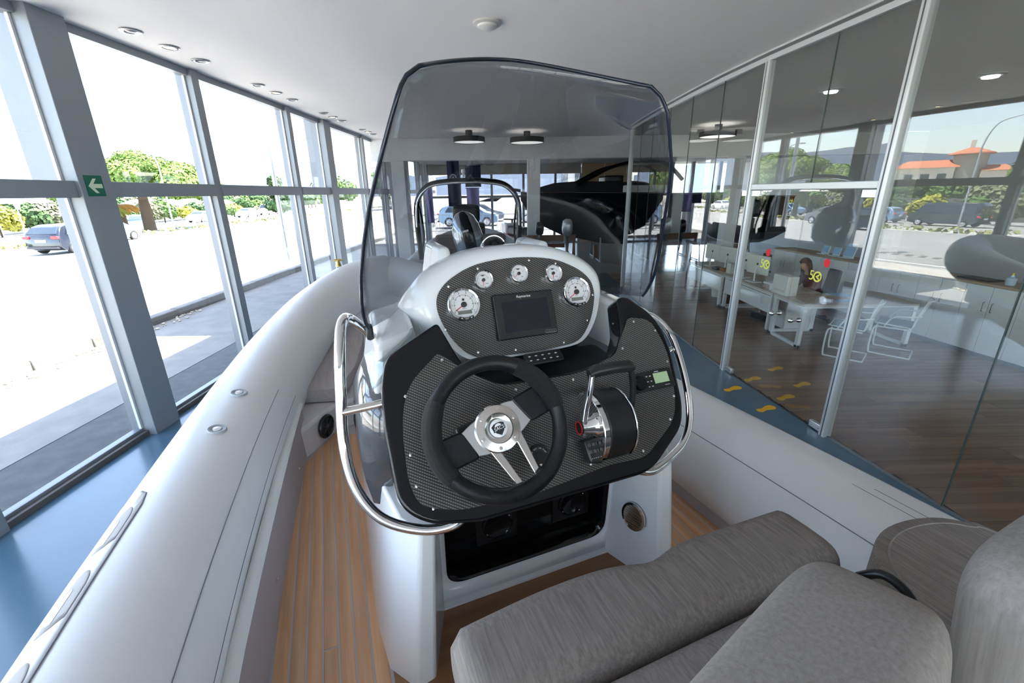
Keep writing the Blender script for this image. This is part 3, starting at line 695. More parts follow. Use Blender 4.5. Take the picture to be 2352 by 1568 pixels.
# road signs near the left edge
sign_w = mat('sign_white', (.80, .80, .80), .5); sign_r = mat('sign_red', (.65, .02, .03), .5); sign_b = mat('sign_blue', (.02, .12, .60), .5)
def sign_post(x, y, h, lb): 
    o = empty('road_sign', (x, y, gz(x)), rz=radians(0), label=lb, cat='road sign', group='road signs')
    MB().tube([(0, 0, 0), (0, 0, h)], .04, 8).build('post', galv, o, smooth=60); return o
def face(x, z, tilt=0): return T(.05, x, z) @ Matrix(((0, 0, 1, 0), (1, 0, 0, 0), (0, 1, 0, 0), (0, 0, 0, 1))) @ RY(radians(tilt))
o = sign_post(-15.75, 16.2, 2.7, 'round red and white road sign beside the near window column')
MB().lathe([(0, 0), (.42, 0), (.42, .02), (0, .02)], 32).build('disc', sign_w, o, M=face(0, 1.55, 40)); MB().lathe([(.32, .021), (.42, .021), (.42, .024), (.32, .024)], 32).build('ring', sign_r, o, M=face(0, 1.55, 40))
MB().prism([(-.08, -.16), (-.04, -.16), (-.04, .08), (.0, .08), (-.06, .18), (-.12, .08), (-.08, .08)], .021, .024).build('arrow', blackpl, o, M=face(0, 1.55, 40))
MB().box(-.3, .3, -.3, .3, 0, .02).build('plate', sign_b, o, M=face(-.12, 2.3, 40)); MB().box(-.05, .05, -.2, .2, .02, .023).build('bar', sign_w, o, M=face(-.05, 2.3, 40))
o = sign_post(-37, 34.5, 3.0, 'grey back of a round road sign across the road'); MB().lathe([(0, 0), (.65, 0), (.65, .03), (0, .03)], 28).build('disc', mat('sign_back', (.42, .45, .50), .5), o, M=face(0, 3.0, 30))
o = sign_post(-39.5, 33.8, 3.2, 'tall white advertising board of the nursery'); MB().box(-.7, .7, -1.6, .5, 0, .06).build('board', sign_w, o, M=face(0, 2.9, 30)); MB().lathe([(0, .06), (.2, .06), (.2, .07), (0, .07)], 16).build('dot', sign_r, o, M=face(.1, 2.4, 30))
o = sign_post(-41, 36.5, 4.4, 'pale hanging banner board at the nursery entrance'); MB().box(-1.6, 1.6, -.8, .8, 0, .06).build('board', sign_w, o, M=face(0, 4.2, 30)); MB().box(-.9, .5, .2, .6, .06, .07).build('print', mat('sign_teal', (.25, .55, .5), .6), o, M=face(0, 4.2, 30))

# ---- cars
def car(x, y, rz, paint, lb, h=1.44, Ln=4.3, W=1.78, kind='hatch', group='cars on the road', lod=1, cat='car'):
    o = empty(kind_name[kind], (x, y, gz(x)), rz=rz, label=lb, cat=cat, group=group)
    a = Ln / 2
    if kind == 'hatch':
        prof = [(-a, .42), (-a + .02, .78), (-a + .10, 1.0), (-a + .42, h - .10), (-a + .75, h - .01), (0, h), (a * .30, h - .07), (a * .58, 1.0), (a * .93, .82), (a, .58), (a - .02, .30), (a - .3, .2), (-a + .3, .2)]
    elif kind == 'sedan':
        prof = [(-a, .42), (-a + .03, .80), (-a + .25, .98), (-a + .75, 1.02), (-a + 1.35, h - .05), (-.05, h), (a * .26, h - .06), (a * .56, 1.0), (a * .93, .80), (a, .56), (a - .02, .30), (a - .3, .2), (-a + .3, .2)]
    else:
        prof = [(-a, .45), (-a + .02, 1.0), (-a + .10, h - .25), (-a + .3, h - .04), (0, h), (a * .55, h - .08), (a * .78, 1.15), (a * .95, .98), (a, .6), (a - .02, .32), (a - .3, .24), (-a + .3, .24)]
    def wid(z): return W / 2 * (1 - max(0, (z - .95) / (h - .95)) ** 1.3 * .24 - max(0, (.45 - z)) * .25)
    rings = []
    for q in (-1, -.9, -.5, 0, .5, .9, 1):
        sc = 1 - .035 * abs(q) ** 6
        rings.append([(px * sc, q * wid(pz), pz) for px, pz in prof])
    MB().loft(rings).build('body', paint, o, smooth=35, bevel=.03, fix=True)
    gl = mat('car_glass', (.02, .03, .045), .05, coat=.4)
    # side windows, windscreen and rear window as slightly proud dark panes
    if kind == 'hatch': sw = [(-a + .55, .97), (-a + .78, h - .12), (a * .22, h - .14), (a * .50, .98)]; rw = (-a + .13, 1.02, -a + .40, h - .13); fw = (a * .55, 1.02, a * .32, h - .11)
    elif kind == 'sedan': sw = [(-a + .95, 1.0), (-a + 1.35, h - .13), (a * .2, h - .14), (a * .48, .99)]; rw = (-a + .80, 1.04, -a + 1.32, h - .08); fw = (a * .53, 1.02, a * .28, h - .10)
    else: sw = [(-a + .3, 1.08), (-a + .36, h - .25), (a * .5, h - .25), (a * .72, 1.12)]; rw = (-a + .06, 1.15, -a + .12, h - .28); fw = (a * .76, 1.18, a * .57, h - .14)
    for s in (-1, 1):
        vs = [(px, s * (wid(pz) + .008), pz) for px, pz in sw]; vs2 = [(px, s * (wid(pz) - .03), pz) for px, pz in sw]
        MB().loft([vs, vs2]).build('side_window', gl, o, fix=True)
    for nm, (x0, z0, x1, z1) in (('rear_window', rw), ('windscreen', fw)):
        s = -1 if nm == 'rear_window' else 1
        w0 = wid(z0) - .12; w1 = wid(z1) - .10; q = [(x0 + s * .02, -w0, z0 + .01), (x0 + s * .02, w0, z0 + .01), (x1 + s * .02, w1, z1 + .01), (x1 + s * .02, -w1, z1 + .01)]
        MB().loft([q, [(px - s * .05, py, pz - .01) for px, py, pz in q]]).build(nm, gl, o, fix=True)
    rm = mat('alloy_wheel', (.55, .55, .56), .3, metal=.7)
    for wx in (-a * .62, a * .62):
        for s in (-1, 1):
            Mx = T(wx, s * (W / 2 - .10), .32) @ RX(-s * pi / 2)
            wm = MB().lathe([(.2, -.1), (.3, -.1), (.325, -.06), (.325, .07), (.3, .105), (.21, .105)], 20).build('wheel', rubber, o, smooth=40, M=Mx)
            MB().lathe([(0, .085), (.06, .10), (.08, .085), (.19, .075), (.215, .108), (.215, .06), (0, .06)], 20).build('rim', rm, wm, smooth=40)
    lr = mat('tail_light', (.6, .015, .02), .2, coat=.5); lw = mat('head_light', (.7, .72, .74), .1, coat=.5)
    for s in (-1, 1):
        MB().box(-a - .012, -a + .16, s * (W / 2 - .02), s * (W / 2 - .34), .78, .92).build('tail_light', lr, o, bevel=.03)
        MB().box(a - .22, a - .02, s * (W / 2 - .04), s * (W / 2 - .34), .60, .74).build('head_light', lw, o, bevel=.03)
    MB().box(-a - .02, -a + .02, -.26, .26, .62, .74).build('number_plate', sign_w, o)
    MB().box(-a - .03, -a + .1, -W / 2 + .1, W / 2 - .1, .30, .42).build('bumper', mat('bumper_grey', (.05, .05, .055), .5), o, bevel=.03)
    return o
kind_name = dict(hatch='hatchback_car', sedan='saloon_car', van='van')
p_black = mat('car_paint_black', (.012, .016, .028), .12, coat=.8); p_white = mat('car_paint_white', (.78, .78, .78), .2, coat=.6); p_blue = mat('car_paint_blue', (.22, .32, .45), .2, metal=.4, coat=.6); p_grey = mat('car_paint_grey', (.22, .24, .26), .2, metal=.4, coat=.6); p_red = mat('car_paint_red', (.55, .03, .02), .2, coat=.6)
car(-23.3, 24.3, pi / 2, p_black, 'black hatchback driving away on the near carriageway', Ln=4.1)
car(-27.2, 30.2, pi / 2 + .0, p_grey, 'dark grey saloon ahead of the black hatchback', kind='sedan')
car(-42.0, 50.0, -pi / 2, p_blue, 'light blue hatchback parked below the palms', kind='hatch')
car(-41.5, 61.5, -pi / 2, p_white, 'white saloon nearest the pine tree', kind='sedan')
car(-43.0, 75.0, -pi / 2, p_white, 'second white saloon farther down the far carriageway', kind='sedan')
car(-45.0, 85.5, -pi / 2, p_white, 'white van behind the white saloons', h=1.9, Ln=4.9, kind='van', cat='van')
car(-40.5, 25.0, pi / 2, p_black, 'long black van seen mirrored in the partition', h=1.95, Ln=5.0, W=1.9, kind='van', cat='van')
car(-42, 31.5, pi / 2, p_blue, 'blue car beside the black van in the mirror image', kind='hatch')
# ================================================================ THE BOAT
TH = radians(22); C0 = .55
boat = empty('inflatable_boat', (C0 * cos(TH), C0 * sin(TH), 0), rz=TH, label='large white inflatable boat with steering console, teak deck and grey cushions', cat='boat')
DK = .78
def plane(v0, z0, adeg, u=0., s=0., h=0.):
    a = radians(adeg)
    M = Matrix(((1, 0, 0, 0), (0, sin(a), -cos(a), v0), (0, cos(a), sin(a), z0), (0, 0, 0, 1)))
    return M @ T(u, s, h)
LPM = lambda u=0., s=0., h=0.: plane(.964, 1.60, 35, u, s, h)
UPM = lambda u=0., s=0., h=0.: plane(1.27, 1.84, 22, u, s, h)

# ---- tubes
tubem = mat('tube_fabric', (.70, .715, .73), .36, spec=.45, bump=.03, bscale=300)
TL = [(-1.175, -1.8, 1.02), (-1.185, .6, 1.02), (-1.165, 1.6, 1.02), (-1.088, 2.5, 1.05), (-.95, 3.3, 1.12), (-.735, 4.1, 1.20), (-.42, 4.75, 1.28), (-.12, 5.03, 1.32)]
TR = [(-x - .11, y, z - .04) for x, y, z in TL[:-1]] + [(.08, 5.03, 1.30)]
TRAD = .24
PL = cr_path(TL, 8); PR = cr_path(TR, 8)
def tube_mesh(P, extra):
    rad = [TRAD] * len(P)
    Q = [P[0] + Vector((0, -.42, .03)), P[0] + Vector((0, -.25, .01))] + P + extra
    R = [.06, .17] + rad + [TRAD * .98] * len(extra)
    return MB().tube(Q, R, 40, up=(0, 0, 1))
tube_mesh(PL, [Vector((0, 5.07, 1.325))]).build('tube', tubem, boat, smooth=60, label='left inflatable tube nearest the windows')
tube_mesh(PR, [Vector((0, 5.07, 1.315))]).build('tube', tubem, boat, smooth=60, label='right inflatable tube beside the partition')
def on_tube(P, v, ang, off=0.):
    """point on a tube at forward position v; ang 0 = towards +x, 90 = top"""
    for i in range(len(P) - 1):
        if P[i].y <= v <= P[i + 1].y: t = (v - P[i].y) / max(1e-6, P[i + 1].y - P[i].y); c = P[i].lerp(P[i + 1], t); d = (P[i + 1] - P[i]).normalized(); break
    S = d.cross(Vector((0, 0, 1))).normalized(); U = S.cross(d)
    n = S * cos(radians(ang)) + U * sin(radians(ang)); return c + n * (TRAD + off), n, d
seamm = mat('tube_seam', (.16, .19, .23), .6)
def seam_line(P, ang, v0, v1, r=.0016, m=seamm, name='seam', ang1=None):
    N = 40; pts = []
    for k in range(N + 1):
        q = k / N; a = ang + ((ang1 if ang1 is not None else ang) - ang) * q
        pts.append(on_tube(P, v0 + (v1 - v0) * q, a, .0003)[0])
    MB().tube(pts, r, 6).build(name, m, boat)
seam_line(PL, 42, -1.2, 2.5); seam_line(PL, 16, -1.2, 2.6, .001); seam_line(PR, 138, -1.2, 2.6); seam_line(PR, 62, -.9, 1.6, .0012); seam_line(PR, 100, -.9, .75, .0008); seam_line(PR, 92, -.9, .7, .0008)
# boarding patch with grey half-oval treads on the outer left tube
def patch(P, outline, off, nm, m, lb=None):
    """outline in (v, angle); filled as a fan over the tube surface"""
    cv = sum(p[0] for p in outline) / len(outline); ca = sum(p[1] for p in outline) / len(outline)
    K = 5; n = len(outline); vs = []; fs = []
    for j in range(1, K + 1):
        for (v, a) in outline: vs.append(tuple(on_tube(P, cv + (v - cv) * j / K, ca + (a - ca) * j / K, off)[0]))
    vs.append(tuple(on_tube(P, cv, ca, off)[0])); c = len(vs) - 1
    for k in range(n):
        fs.append((c, k, (k + 1) % n))
        for j in range(K - 1): fs.append((j * n + k, (j + 1) * n + k, (j + 1) * n + (k + 1) % n, j * n + (k + 1) % n))
    return MB().add(vs, fs).build(nm, m, boat, smooth=180, solid=.0008, fix=True)
pa = rpoly([(-.6, 118), (1.80, 118), (1.80, 172), (-.6, 172)], 9, 5)
pa = [(v, a) for v, a in [(-.6, 106), (.2, 106), (1.0, 106), (1.56, 106), (1.63, 109), (1.66, 115), (1.66, 150), (1.66, 172), (1.0, 172), (.2, 172), (-.6, 172)]]
dense = []
for k in range(len(pa)):
    a, b = pa[k], pa[(k + 1) % len(pa)]
    for q in range(6): dense.append((a[0] + (b[0] - a[0]) * q / 6, a[1] + (b[1] - a[1]) * q / 6))
patch(PL, dense, .0006, 'boarding_patch', tubem)
edge_pts = [on_tube(PL, v, a, .003)[0] for v, a in dense if a < 120]
MB().tube([on_tube(PL, -.6 + 2.16 * k / 30, 106, .002)[0] for k in range(31)] + [on_tube(PL, 1.63, 109, .002)[0], on_tube(PL, 1.66, 115, .002)[0], on_tube(PL, 1.66, 140, .002)[0]], .0013, 6).build('patch_edge', seamm, boat)
tread = mat('tread_grey', (.40, .40, .41), .6)
for k in range(4):
    v1 = 1.58 - .27 * k; out = []
    for q in range(20):
        t = pi * q / 19 - pi / 2; out.append((v1 - .085 + .085 * cos(t) * (1 if True else 0), 117.5 + 7.5 * sin(t)))
    out += [(v1 - .19, 125), (v1 - .185, 117.5), (v1 - .17, 110)]
    patch(PL, out, .0016, 'tread_pad', tread)
    patch(PL, [(v1 - .16, 123.5), (v1 - .07, 121.5), (v1 - .055, 119.5), (v1 - .07, 117.5), (v1 - .17, 118)], .0024, 'tread_insert', tubem)
for v in (2.35, 2.0):
    p, n, d = on_tube(PL, v, 80, 0.)
    M = T(*p) @ n.to_track_quat('Z', 'Y').to_matrix().to_4x4()
    o = MB().lathe([(0, .004), (.012, .006), (.02, .003), (.026, .008), (.034, .008), (.037, .002), (.037, -.006), (0, -.006)], 24).build('air_valve', mat('valve_grey', (.36, .40, .43), .4), boat, smooth=50, M=M)
    MB().lathe([(0, .009), (.016, .008), (.018, .004), (0, .004)], 16).build('valve_cap', alu, o, smooth=50)
# bow cleat
M = T(-.50, 4.78, 1.515)
cl = empty('cleat', parent=boat, M=M); brass = mat('brass', (.55, .40, .14), .25, metal=1.)
MB().lathe([(.03, 0), (.03, .008), (.014, .012), (.014, .055), (.012, .06)], 14).build('cleat_post', brass, cl, smooth=50); MB().tube([(-.045, 0, .058), (-.02, 0, .062), (.02, 0, .062), (.045, 0, .058)], [.008, .012, .012, .008], 10).build('cleat_bar', brass, cl, smooth=60)

# ---- hull below the tubes
hullm = mat('hull_white', (.72, .73, .75), .2, coat=.3)
rings = []
for v, hw, kz, cz in ((-1.9, .95, .06, .35), (0, .98, .03, .35), (1.6, .96, .03, .36), (2.8, .86, .10, .45), (3.8, .66, .28, .62), (4.5, .40, .58, .85), (4.95, .08, 1.0, 1.05)):
    top = min(.95, DK - .02) if v < 3 else (.95 if v < 4 else 1.1 if v < 4.7 else 1.2)
    rings.append([(-hw, v, top), (-hw, v, cz), (-hw * .5, v, (cz + kz) / 2), (0, v, kz), (hw * .5, v, (cz + kz) / 2), (hw, v, cz), (hw, v, top)])
MB().loft(rings).build('hull', hullm, boat, smooth=40, fix=True)
for v in (-.6, 2.0): MB().box(-.5, .5, v - .06, v + .06, 0, .3).build('support_block', mat('block_wood', (.25, .16, .09), .8), boat, bevel=.01)

# ---- liner panels inside the tubes
lin = mat('liner_vinyl', (.36, .33, .335), .6, bump=.1, bscale=200); cap = mat('gunwale_cap', (.62, .64, .64), .4)
def liner_u(v): return -.912 if v < 1.0 else -.912 + .036 * (v - 1.0) + .012 * (v - 1.0) ** 2
for s in (-1, 1):
    vs = [-1.6 + 4.2 * k / 30 for k in range(31)]
    sh = lambda v: (liner_u(v) if s < 0 else -liner_u(v) - .03)
    MB().loft([[(sh(v), v, DK - .02), (sh(v) - s * -.01, v, 1.045), (sh(v) + s * .05, v, 1.045), (sh(v) + s * .05, v, DK - .02)] for v in vs]).build('liner_panel', lin, boat, fix=True)
    MB().tube([(sh(v) + s * .018, v, 1.05) for v in vs], .022, 8, ry=.012).build('gunwale_cap', cap, boat, smooth=60)
    for v in (.3, 1.48, 2.2):
        MB().lathe([(0, 0), (.006, 0), (.005, .003), (0, .004)], 10).build('liner_stud', steel, boat, M=T(sh(v), v, .87) @ RY(-s * pi / 2))

# ---- teak deck: grey caulk base with separate planks
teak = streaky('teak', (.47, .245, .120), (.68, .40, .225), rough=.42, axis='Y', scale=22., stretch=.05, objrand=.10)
deck = MB().prism([(-.93, -1.9), (.92, -1.9), (.92, 2.3), (.7, 2.75), (-.7, 2.75), (-.90, 2.35)], DK - .06, DK - .0015).build('deck', mat('caulk_grey', (.40, .40, .42), .7), boat)
def front_end(u): return 2.34 + max(0, (abs(u) * -1 + .875)) * 1.75 if abs(u) > .60 else 2.62
rd = random.Random(8)
def plank(u0, u1, v0, v1):
    e0 = e1 = v1
    if v1 > 2.2: e0, e1 = front_end(u0), front_end(u1)
    poly = [(u0, v0), (u1, v0), (u1, e1), (u0, e0)]
    cu = (u0 + u1) / 2; cv = (v0 + v1) / 2
    MB().prism([(x - cu, y - cv) for x, y in poly], -.006, .0).build('plank', teak, deck, bevel=.0012, seg=1, M=T(cu, cv, DK))
for side in (-1, 1):
    for k in range(7):
        u0 = -.897 + .0497 * k if side < 0 else .55 + .0497 * k; u1 = u0 + .0440
        v = -1.85; joints = [rd.uniform(-.9, -.2), .62 + .5 * ((k * 3) % 5) / 5 + .02] if k not in (0, 6) else [rd.uniform(-.9, .2)]
        if side < 0 and k == 3: joints = [-.4, 1.20]
        if side < 0 and k == 1: joints = [-.4, 1.10]
        if side < 0 and k in (2, 4, 5): joints = [-.3 - .1 * k, .55]
        for j in joints + [2.6]:
            plank(u0, u1, v, j - .002); v = j + .003
for k in range(4): plank(-.545 + .2735 * k, -.275 + .2735 * k, -1.85, .6)
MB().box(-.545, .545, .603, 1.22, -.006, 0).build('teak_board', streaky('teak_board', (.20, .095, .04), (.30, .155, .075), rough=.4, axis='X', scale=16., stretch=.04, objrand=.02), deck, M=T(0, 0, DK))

# ---- bow locker, seat pad and speaker
MB().prism(rpoly([(-.90, 2.37, .0), (-.80, 2.50, .05), (-.66, 2.72, .08), (-.40, 2.80, .08), (.40, 2.80, .08), (.66, 2.72, .08), (.80, 2.5, .05), (.90, 2.37, 0), (.80, 3.6, .1), (.5, 4.5, .1), (-.5, 4.5, .1), (-.80, 3.6, .1)], .05), DK - .03, .955).build('bow_locker', mat('locker_mauve_white', (.56, .54, .55), .4), boat, bevel=.02, smooth=45)
lock = boat
padm = fabric('bow_cushion_fabric', (.34, .315, .315), (.42, .39, .39), 'Y', 40.)
def pad(name, out, z0, z1, m, bev, parent=None, M=None, lb=None, seg=4):
    o = MB().prism(out, z0, z1).build(name, m, parent or boat, bevel=bev, seg=seg, smooth=60, M=M)
    if lb: o['label'] = lb
    return o
pad('bow_cushion', rpoly([(-.905, 2.82, .03), (-.62, 2.74, .04), (-.50, 3.1, .08), (-.40, 3.7, .1), (-.36, 4.3, .05), (-.62, 4.1, .1), (-.86, 3.2, .05)], .03), .962, 1.05, padm, .022, lb='grey padded bow cushion along the left tube')
pad('bow_cushion', rpoly([(.80, 2.82, .03), (.60, 2.74, .04), (.50, 3.1, .08), (.40, 3.7, .1), (.36, 4.3, .05), (.56, 4.1, .1), (.78, 3.2, .05)], .03), .962, 1.05, padm, .022, lb='grey padded bow cushion along the right tube')
pad('bow_cushion', rpoly([(-.34, 3.9), (.34, 3.9), (.34, 4.4), (-.34, 4.4)], .06), .962, 1.05, padm, .022, lb='grey padded cushion across the bow')
MB().lathe([(0, 0), (.018, 0), (.02, .008), (.018, .012), (0, .013)], 16).build('cushion_snap', brass, boat, M=T(-.86, 2.79, .97) @ RX(pi / 2))
def speaker(parent, M, r, m, lb=None):
    o = MB().lathe([(0, 0), (r, 0), (r * 1.02, .008), (r * .93, .016), (r * .86, .010), (r * .86, .006), (0, .006)], 32).build('speaker', m, parent, smooth=45, M=M)
    MB().lathe([(0, .014), (r * .22, .012), (r * .26, .006), (0, .006)], 20).build('dust_cap', m, o, smooth=45)
    for k in range(6):
        MB().box(-r * .035, r * .035, r * .2, r * .9, .008, .012).build('grille_spoke', m, o, M=RZ(pi * k / 3))
    return o
speaker(boat, T(-.722, 2.605, .875) @ RZ(radians(57.5)) @ RX(pi / 2), .072, blackpl)

# ================================================================ CONSOLE
# ---- white pedestal wings and centre panel
for s in (-1, 1):
    sl = lambda u: u * s
    low = [(-.565, 1.95), (-.575, 1.25), (-.555, 1.06), (-.485, .965), (-.425, .975), (-.345, 1.19), (-.345, 1.95)]
    top = [(-.50, 1.95), (-.50, 1.22), (-.475, 1.06), (-.43, .985), (-.385, .99), (-.345, 1.16), (-.345, 1.95)]
    lo = [(x * s if True else x, y) for x, y in low]; tp = [(x * s, y) for x, y in top]
    MB().loft([[(x, y, DK - .01) for x, y in lo], [(x * .2 + tx * .8, y * .2 + ty * .8, 1.22) for (x, y), (tx, ty) in zip(lo, tp)], [(x, y, 1.33) for x, y in tp]]).build('console_wing', white, boat, bevel=.010, seg=3, smooth=30, fix=True, label=('left' if s < 0 else 'right') + ' white side wing of the console pedestal')
# panel with rounded recess
inner = rrect(-.325, .335, .865, 1.235, .075, 7); n_ = len(inner)
def proj_out(x, z):
    cx, cz = .0, 1.05; dx, dz = x - cx, z - cz; t = min((.36) / abs(dx) if abs(dx) > 1e-6 else 99, (.30) / abs(dz) if abs(dz) > 1e-6 else 99); return (cx + dx * t, cz + dz * t)
outer = [proj_out(x, z) for x, z in inner]
tilt = lambda z: 1.215 - (z - .78) * .05
MB().loft([[(x, tilt(z), z) for x, z in outer], [(x, tilt(z), z) for x, z in inner]], cap=False).build('footwell_surround', white, boat, smooth=40, solid=.012, fix=True)
MB().loft([[(x, tilt(z) - .002, z) for x, z in inner], [(x, tilt(z) + .10, z) for x, z in inner]], cap=False).build('footwell_recess', blackgl, boat, smooth=40, solid=.004, fix=True)
MB().box(-.36, .36, 1.19, 1.24, DK - .01, .79).build('footwell_sill', white, boat)
fw = MB().box(-.36, .36, 1.30, 1.33, .8, 1.3).build('footwell_panel', blackgl, boat, label='black glossy footwell panel under the dash')
for u, z in ((-.10, 1.0), (.225, 1.0)):
    MB().box(u - .085, u + .085, 1.292, 1.302, z - .085, z + .085).build('speaker_plate', blackpl, fw, bevel=.012)
    MB().lathe([(.04, 0), (.062, 0), (.062, .008), (.055, .012), (.048, .006), (0, .004)], 28, T(u, 1.292, z) @ RX(pi / 2)).build('speaker_ring', blackgl, fw, smooth=45)
    for k in range(4): MB().lathe([(0, 0), (.004, 0), (.003, .002), (0, .003)], 8, T(u + .055 * cos(k * pi / 2 + .6), 1.281, z + .055 * sin(k * pi / 2 + .6)) @ RX(pi / 2)).build('speaker_screw', steel, fw)
MB().prism(rrect(.29, .325, 1.02, 1.17, .015), 0, .02).build('pull_handle', blackgl, fw, smooth=40, M=Matrix(((1, 0, 0, 0), (0, 0, -1, 1.30), (0, 1, 0, 0), (0, 0, 0, 1))))
# steel vent on the right wing
nv = Vector((-(1.19 - .975), -(.425 - .345), 0)); nv = Vector((-.955, -.30, .08)).normalized()
vq = nv.to_track_quat('Z', 'Y').to_matrix().to_4x4()
vent = MB().loft([[(.050 * cos(a), .056 * sin(a), 0) for a in [2 * pi * k / 32 for k in range(32)]], [(.050 * cos(a), .056 * sin(a), .006) for a in [2 * pi * k / 32 for k in range(32)]], [(.041 * cos(a), .047 * sin(a), .008) for a in [2 * pi * k / 32 for k in range(32)]], [(.041 * cos(a), .047 * sin(a), .001) for a in [2 * pi * k / 32 for k in range(32)]]]).build('vent', steel, boat, smooth=40, fix=True, M=T(.367, 1.076, 1.045) @ vq)
for k in range(9):
    y = -.040 + .010 * k; hw = .041 * sqrt(max(0, 1 - (y / .047) ** 2))
    MB().box(-hw, hw, y - .0032, y + .0032, .001, .0068).build('vent_slat', steel, vent, M=RZ(0))

# ---- dark glossy upper fairing around the console
fair = mat('anthracite_gloss', (.06, .065, .075), .12, coat=.8)
def ring_fair(z, k):
    r0 = {1.24: 1.23, 1.34: 1.22, 1.46: 1.12, 1.60: 1.10, 1.64: 1.13, 1.665: 1.17}[z]
    pts = [(-.455, r0), (-.515, max(1.2, r0 + .05)), (-.525, 1.45), (-.46, 1.75), (-.25, 1.95), (0, 2.0), (.25, 1.95), (.42, 1.75), (.45, 1.45), (.44, max(1.2, r0 + .03)), (.42, r0)]
    return [(u * k, 1.3 + (v - 1.3) * (k if v > 1.3 else 1), z) for u, v in pts]
MB().loft([ring_fair(1.24, 1.03), ring_fair(1.34, 1.06), ring_fair(1.46, 1.06), ring_fair(1.60, 1.03), ring_fair(1.64, 1.0), ring_fair(1.665, .97)]).build('console_fairing', fair, boat, smooth=55, fix=True, label='dark glossy upper fairing of the console')

# ---- dash plate (black) with notch for the pod
dash_out = [(-.30, -.205), (-.42, -.180, .06), (-.482, -.125, .08), (-.487, .05), (-.482, .16, .05), (-.458, .245, .03), (-.305, .325, .015), (-.262, .20, .02), (-.232, .165, .03), (-.165, .124, .05), (.085, .121, .05), (.218, .150, .04), (.262, .22, .02), (.287, .335, .02), (.325, .335, .02), (.410, .255, .05), (.430, .15, .06), (.405, -.04, .05), (.375, -.105, .04), (.225, -.205, .05)]
dash = MB().prism(rpoly(dash_out, .02), -.075, 0).build('dash', blackgl, boat, bevel=.016, seg=3, smooth=45, M=LPM(), label='black glossy dashboard moulding')
MB().box(-.45, .40, 0, .12, -.14, -.075).build('dash_back', blackgl, dash)
MB().prism(rpoly([(-.27, -.03), (.27, -.03), (.30, .20), (-.30, .20)], .04), -.05, 0).build('dash_tray', mat('tray_black', (.004, .004, .005), .3, spec=.15), dash, bevel=.01, M=LPM().inverted() @ T(0, 1.09, 1.675))
cf = carbon('carbon_weave')
car_out = [(-.322, .236, .01), (-.418, .160, .05), (-.446, .06, .05), (-.452, -.07, .05), (-.435, -.135, .05), (-.34, -.166, .03), (-.14, -.176), (.09, -.156), (.215, -.162, .03), (.358, -.075, .05), (.392, .03, .05), (.408, .14, .05), (.380, .245, .03), (.300, .262, .015), (.216, .150, .02), (.085, .113, .05), (-.165, .116, .06), (-.236, .158, .03)]
MB().prism(rpoly(car_out, .02), 0, .004).build('carbon_panel', cf, dash, smooth=40)
screwm = mat('screw', (.75, .75, .74), .25, metal=1.)
for u, s in ((-.315, .215), (-.425, .135), (-.437, -.01), (-.435, -.085), (-.405, -.145), (-.13, .10), (.05, .098), (.245, .165), (.315, .245), (.385, .205), (.393, .10), (.375, -.01), (.335, -.075), (.21, -.143), (.035, -.14), (-.25, -.158)):
    MB().lathe([(0, 0), (.0045, 0), (.004, .002), (0, .003)], 10).build('screw', screwm, dash, M=T(u, s, .004))

# ---- white instrument pod
half = [(.0, -.142), (.10, -.140), (.185, -.128), (.238, -.075), (.268, -.01), (.276, .04), (.262, .082), (.215, .122), (.13, .157), (.0, .170)]
face_o = smooth_poly([(x, y) for x, y in half] + [(-x, y) for x, y in half[-2:0:-1]], 4)
def grow(o, k, dy=0.): return [(x * k, .02 + (y - .02) * k + dy) for x, y in o]
pod_rings = []
for k, dy, h in ((1.0, 0, -.002), (1.10, .010, -.004), (1.17, .024, -.025), (1.235, .034, -.08), (1.34, .004, -.20), (1.46, -.06, -.34), (1.40, -.11, -.44), (1.1, -.16, -.50)):
    pod_rings.append([(x, y, h) for x, y in grow(face_o, k, dy)])
pod = MB().loft(pod_rings).build('instrument_pod', white, boat, smooth=50, fix=True, M=UPM(), label='white rounded instrument pod')
MB().prism(face_o, -.004, .003).build('pod_carbon_face', cf, pod, smooth=40)
for u, s in ((-.262, -.035), (-.232, .095), (-.13, .143), (.05, .158), (.145, .14), (.268, .02), (.232, -.065), (.13, -.128), (-.045, -.128), (-.17, -.118)):
    MB().lathe([(0, 0), (.0042, 0), (.0038, .002), (0, .003)], 10).build('screw', screwm, pod, M=T(u, s, .003))
# scoops and compass on top of the pod
for u, w_ in ((-.208, .05), (.150, .053)):
    lo = [(u - w_ * .62, 1.38), (u + w_ * .62, 1.38), (u + w_ * .7, 1.70), (u - w_ * .7, 1.70)]; hi = [(u - w_ * .36, 1.42), (u + w_ * .36, 1.42), (u + w_ * .45, 1.62), (u - w_ * .45, 1.62)]
    MB().loft([[(x, y, 1.88) for x, y in lo], [(x, y, 1.98) for x, y in [(a * .4 + b * .6, c * .4 + d * .6) for (a, c), (b, d) in zip(lo, hi)]], [(x, y, 2.035) for x, y in hi]]).build('pod_scoop', white, boat, bevel=.016, seg=3, smooth=60, fix=True)
comp = empty('compass', parent=boat, M=T(-.025, 1.46, 1.978))
MB().lathe([(.055, -.02), (.058, .02), (.046, .03), (0, .03)], 28).build('compass_base', blackpl, comp, smooth=45); MB().sphere((0, 0, .035), .042, 24, 14).build('compass_globe', blackgl, comp, smooth=180)
MB().tube([(.0465 * cos(a), 0, .035 + .0465 * sin(a)) for a in [pi * k / 16 for k in range(17)]], .0025, 6).build('compass_bail', chrome, comp)

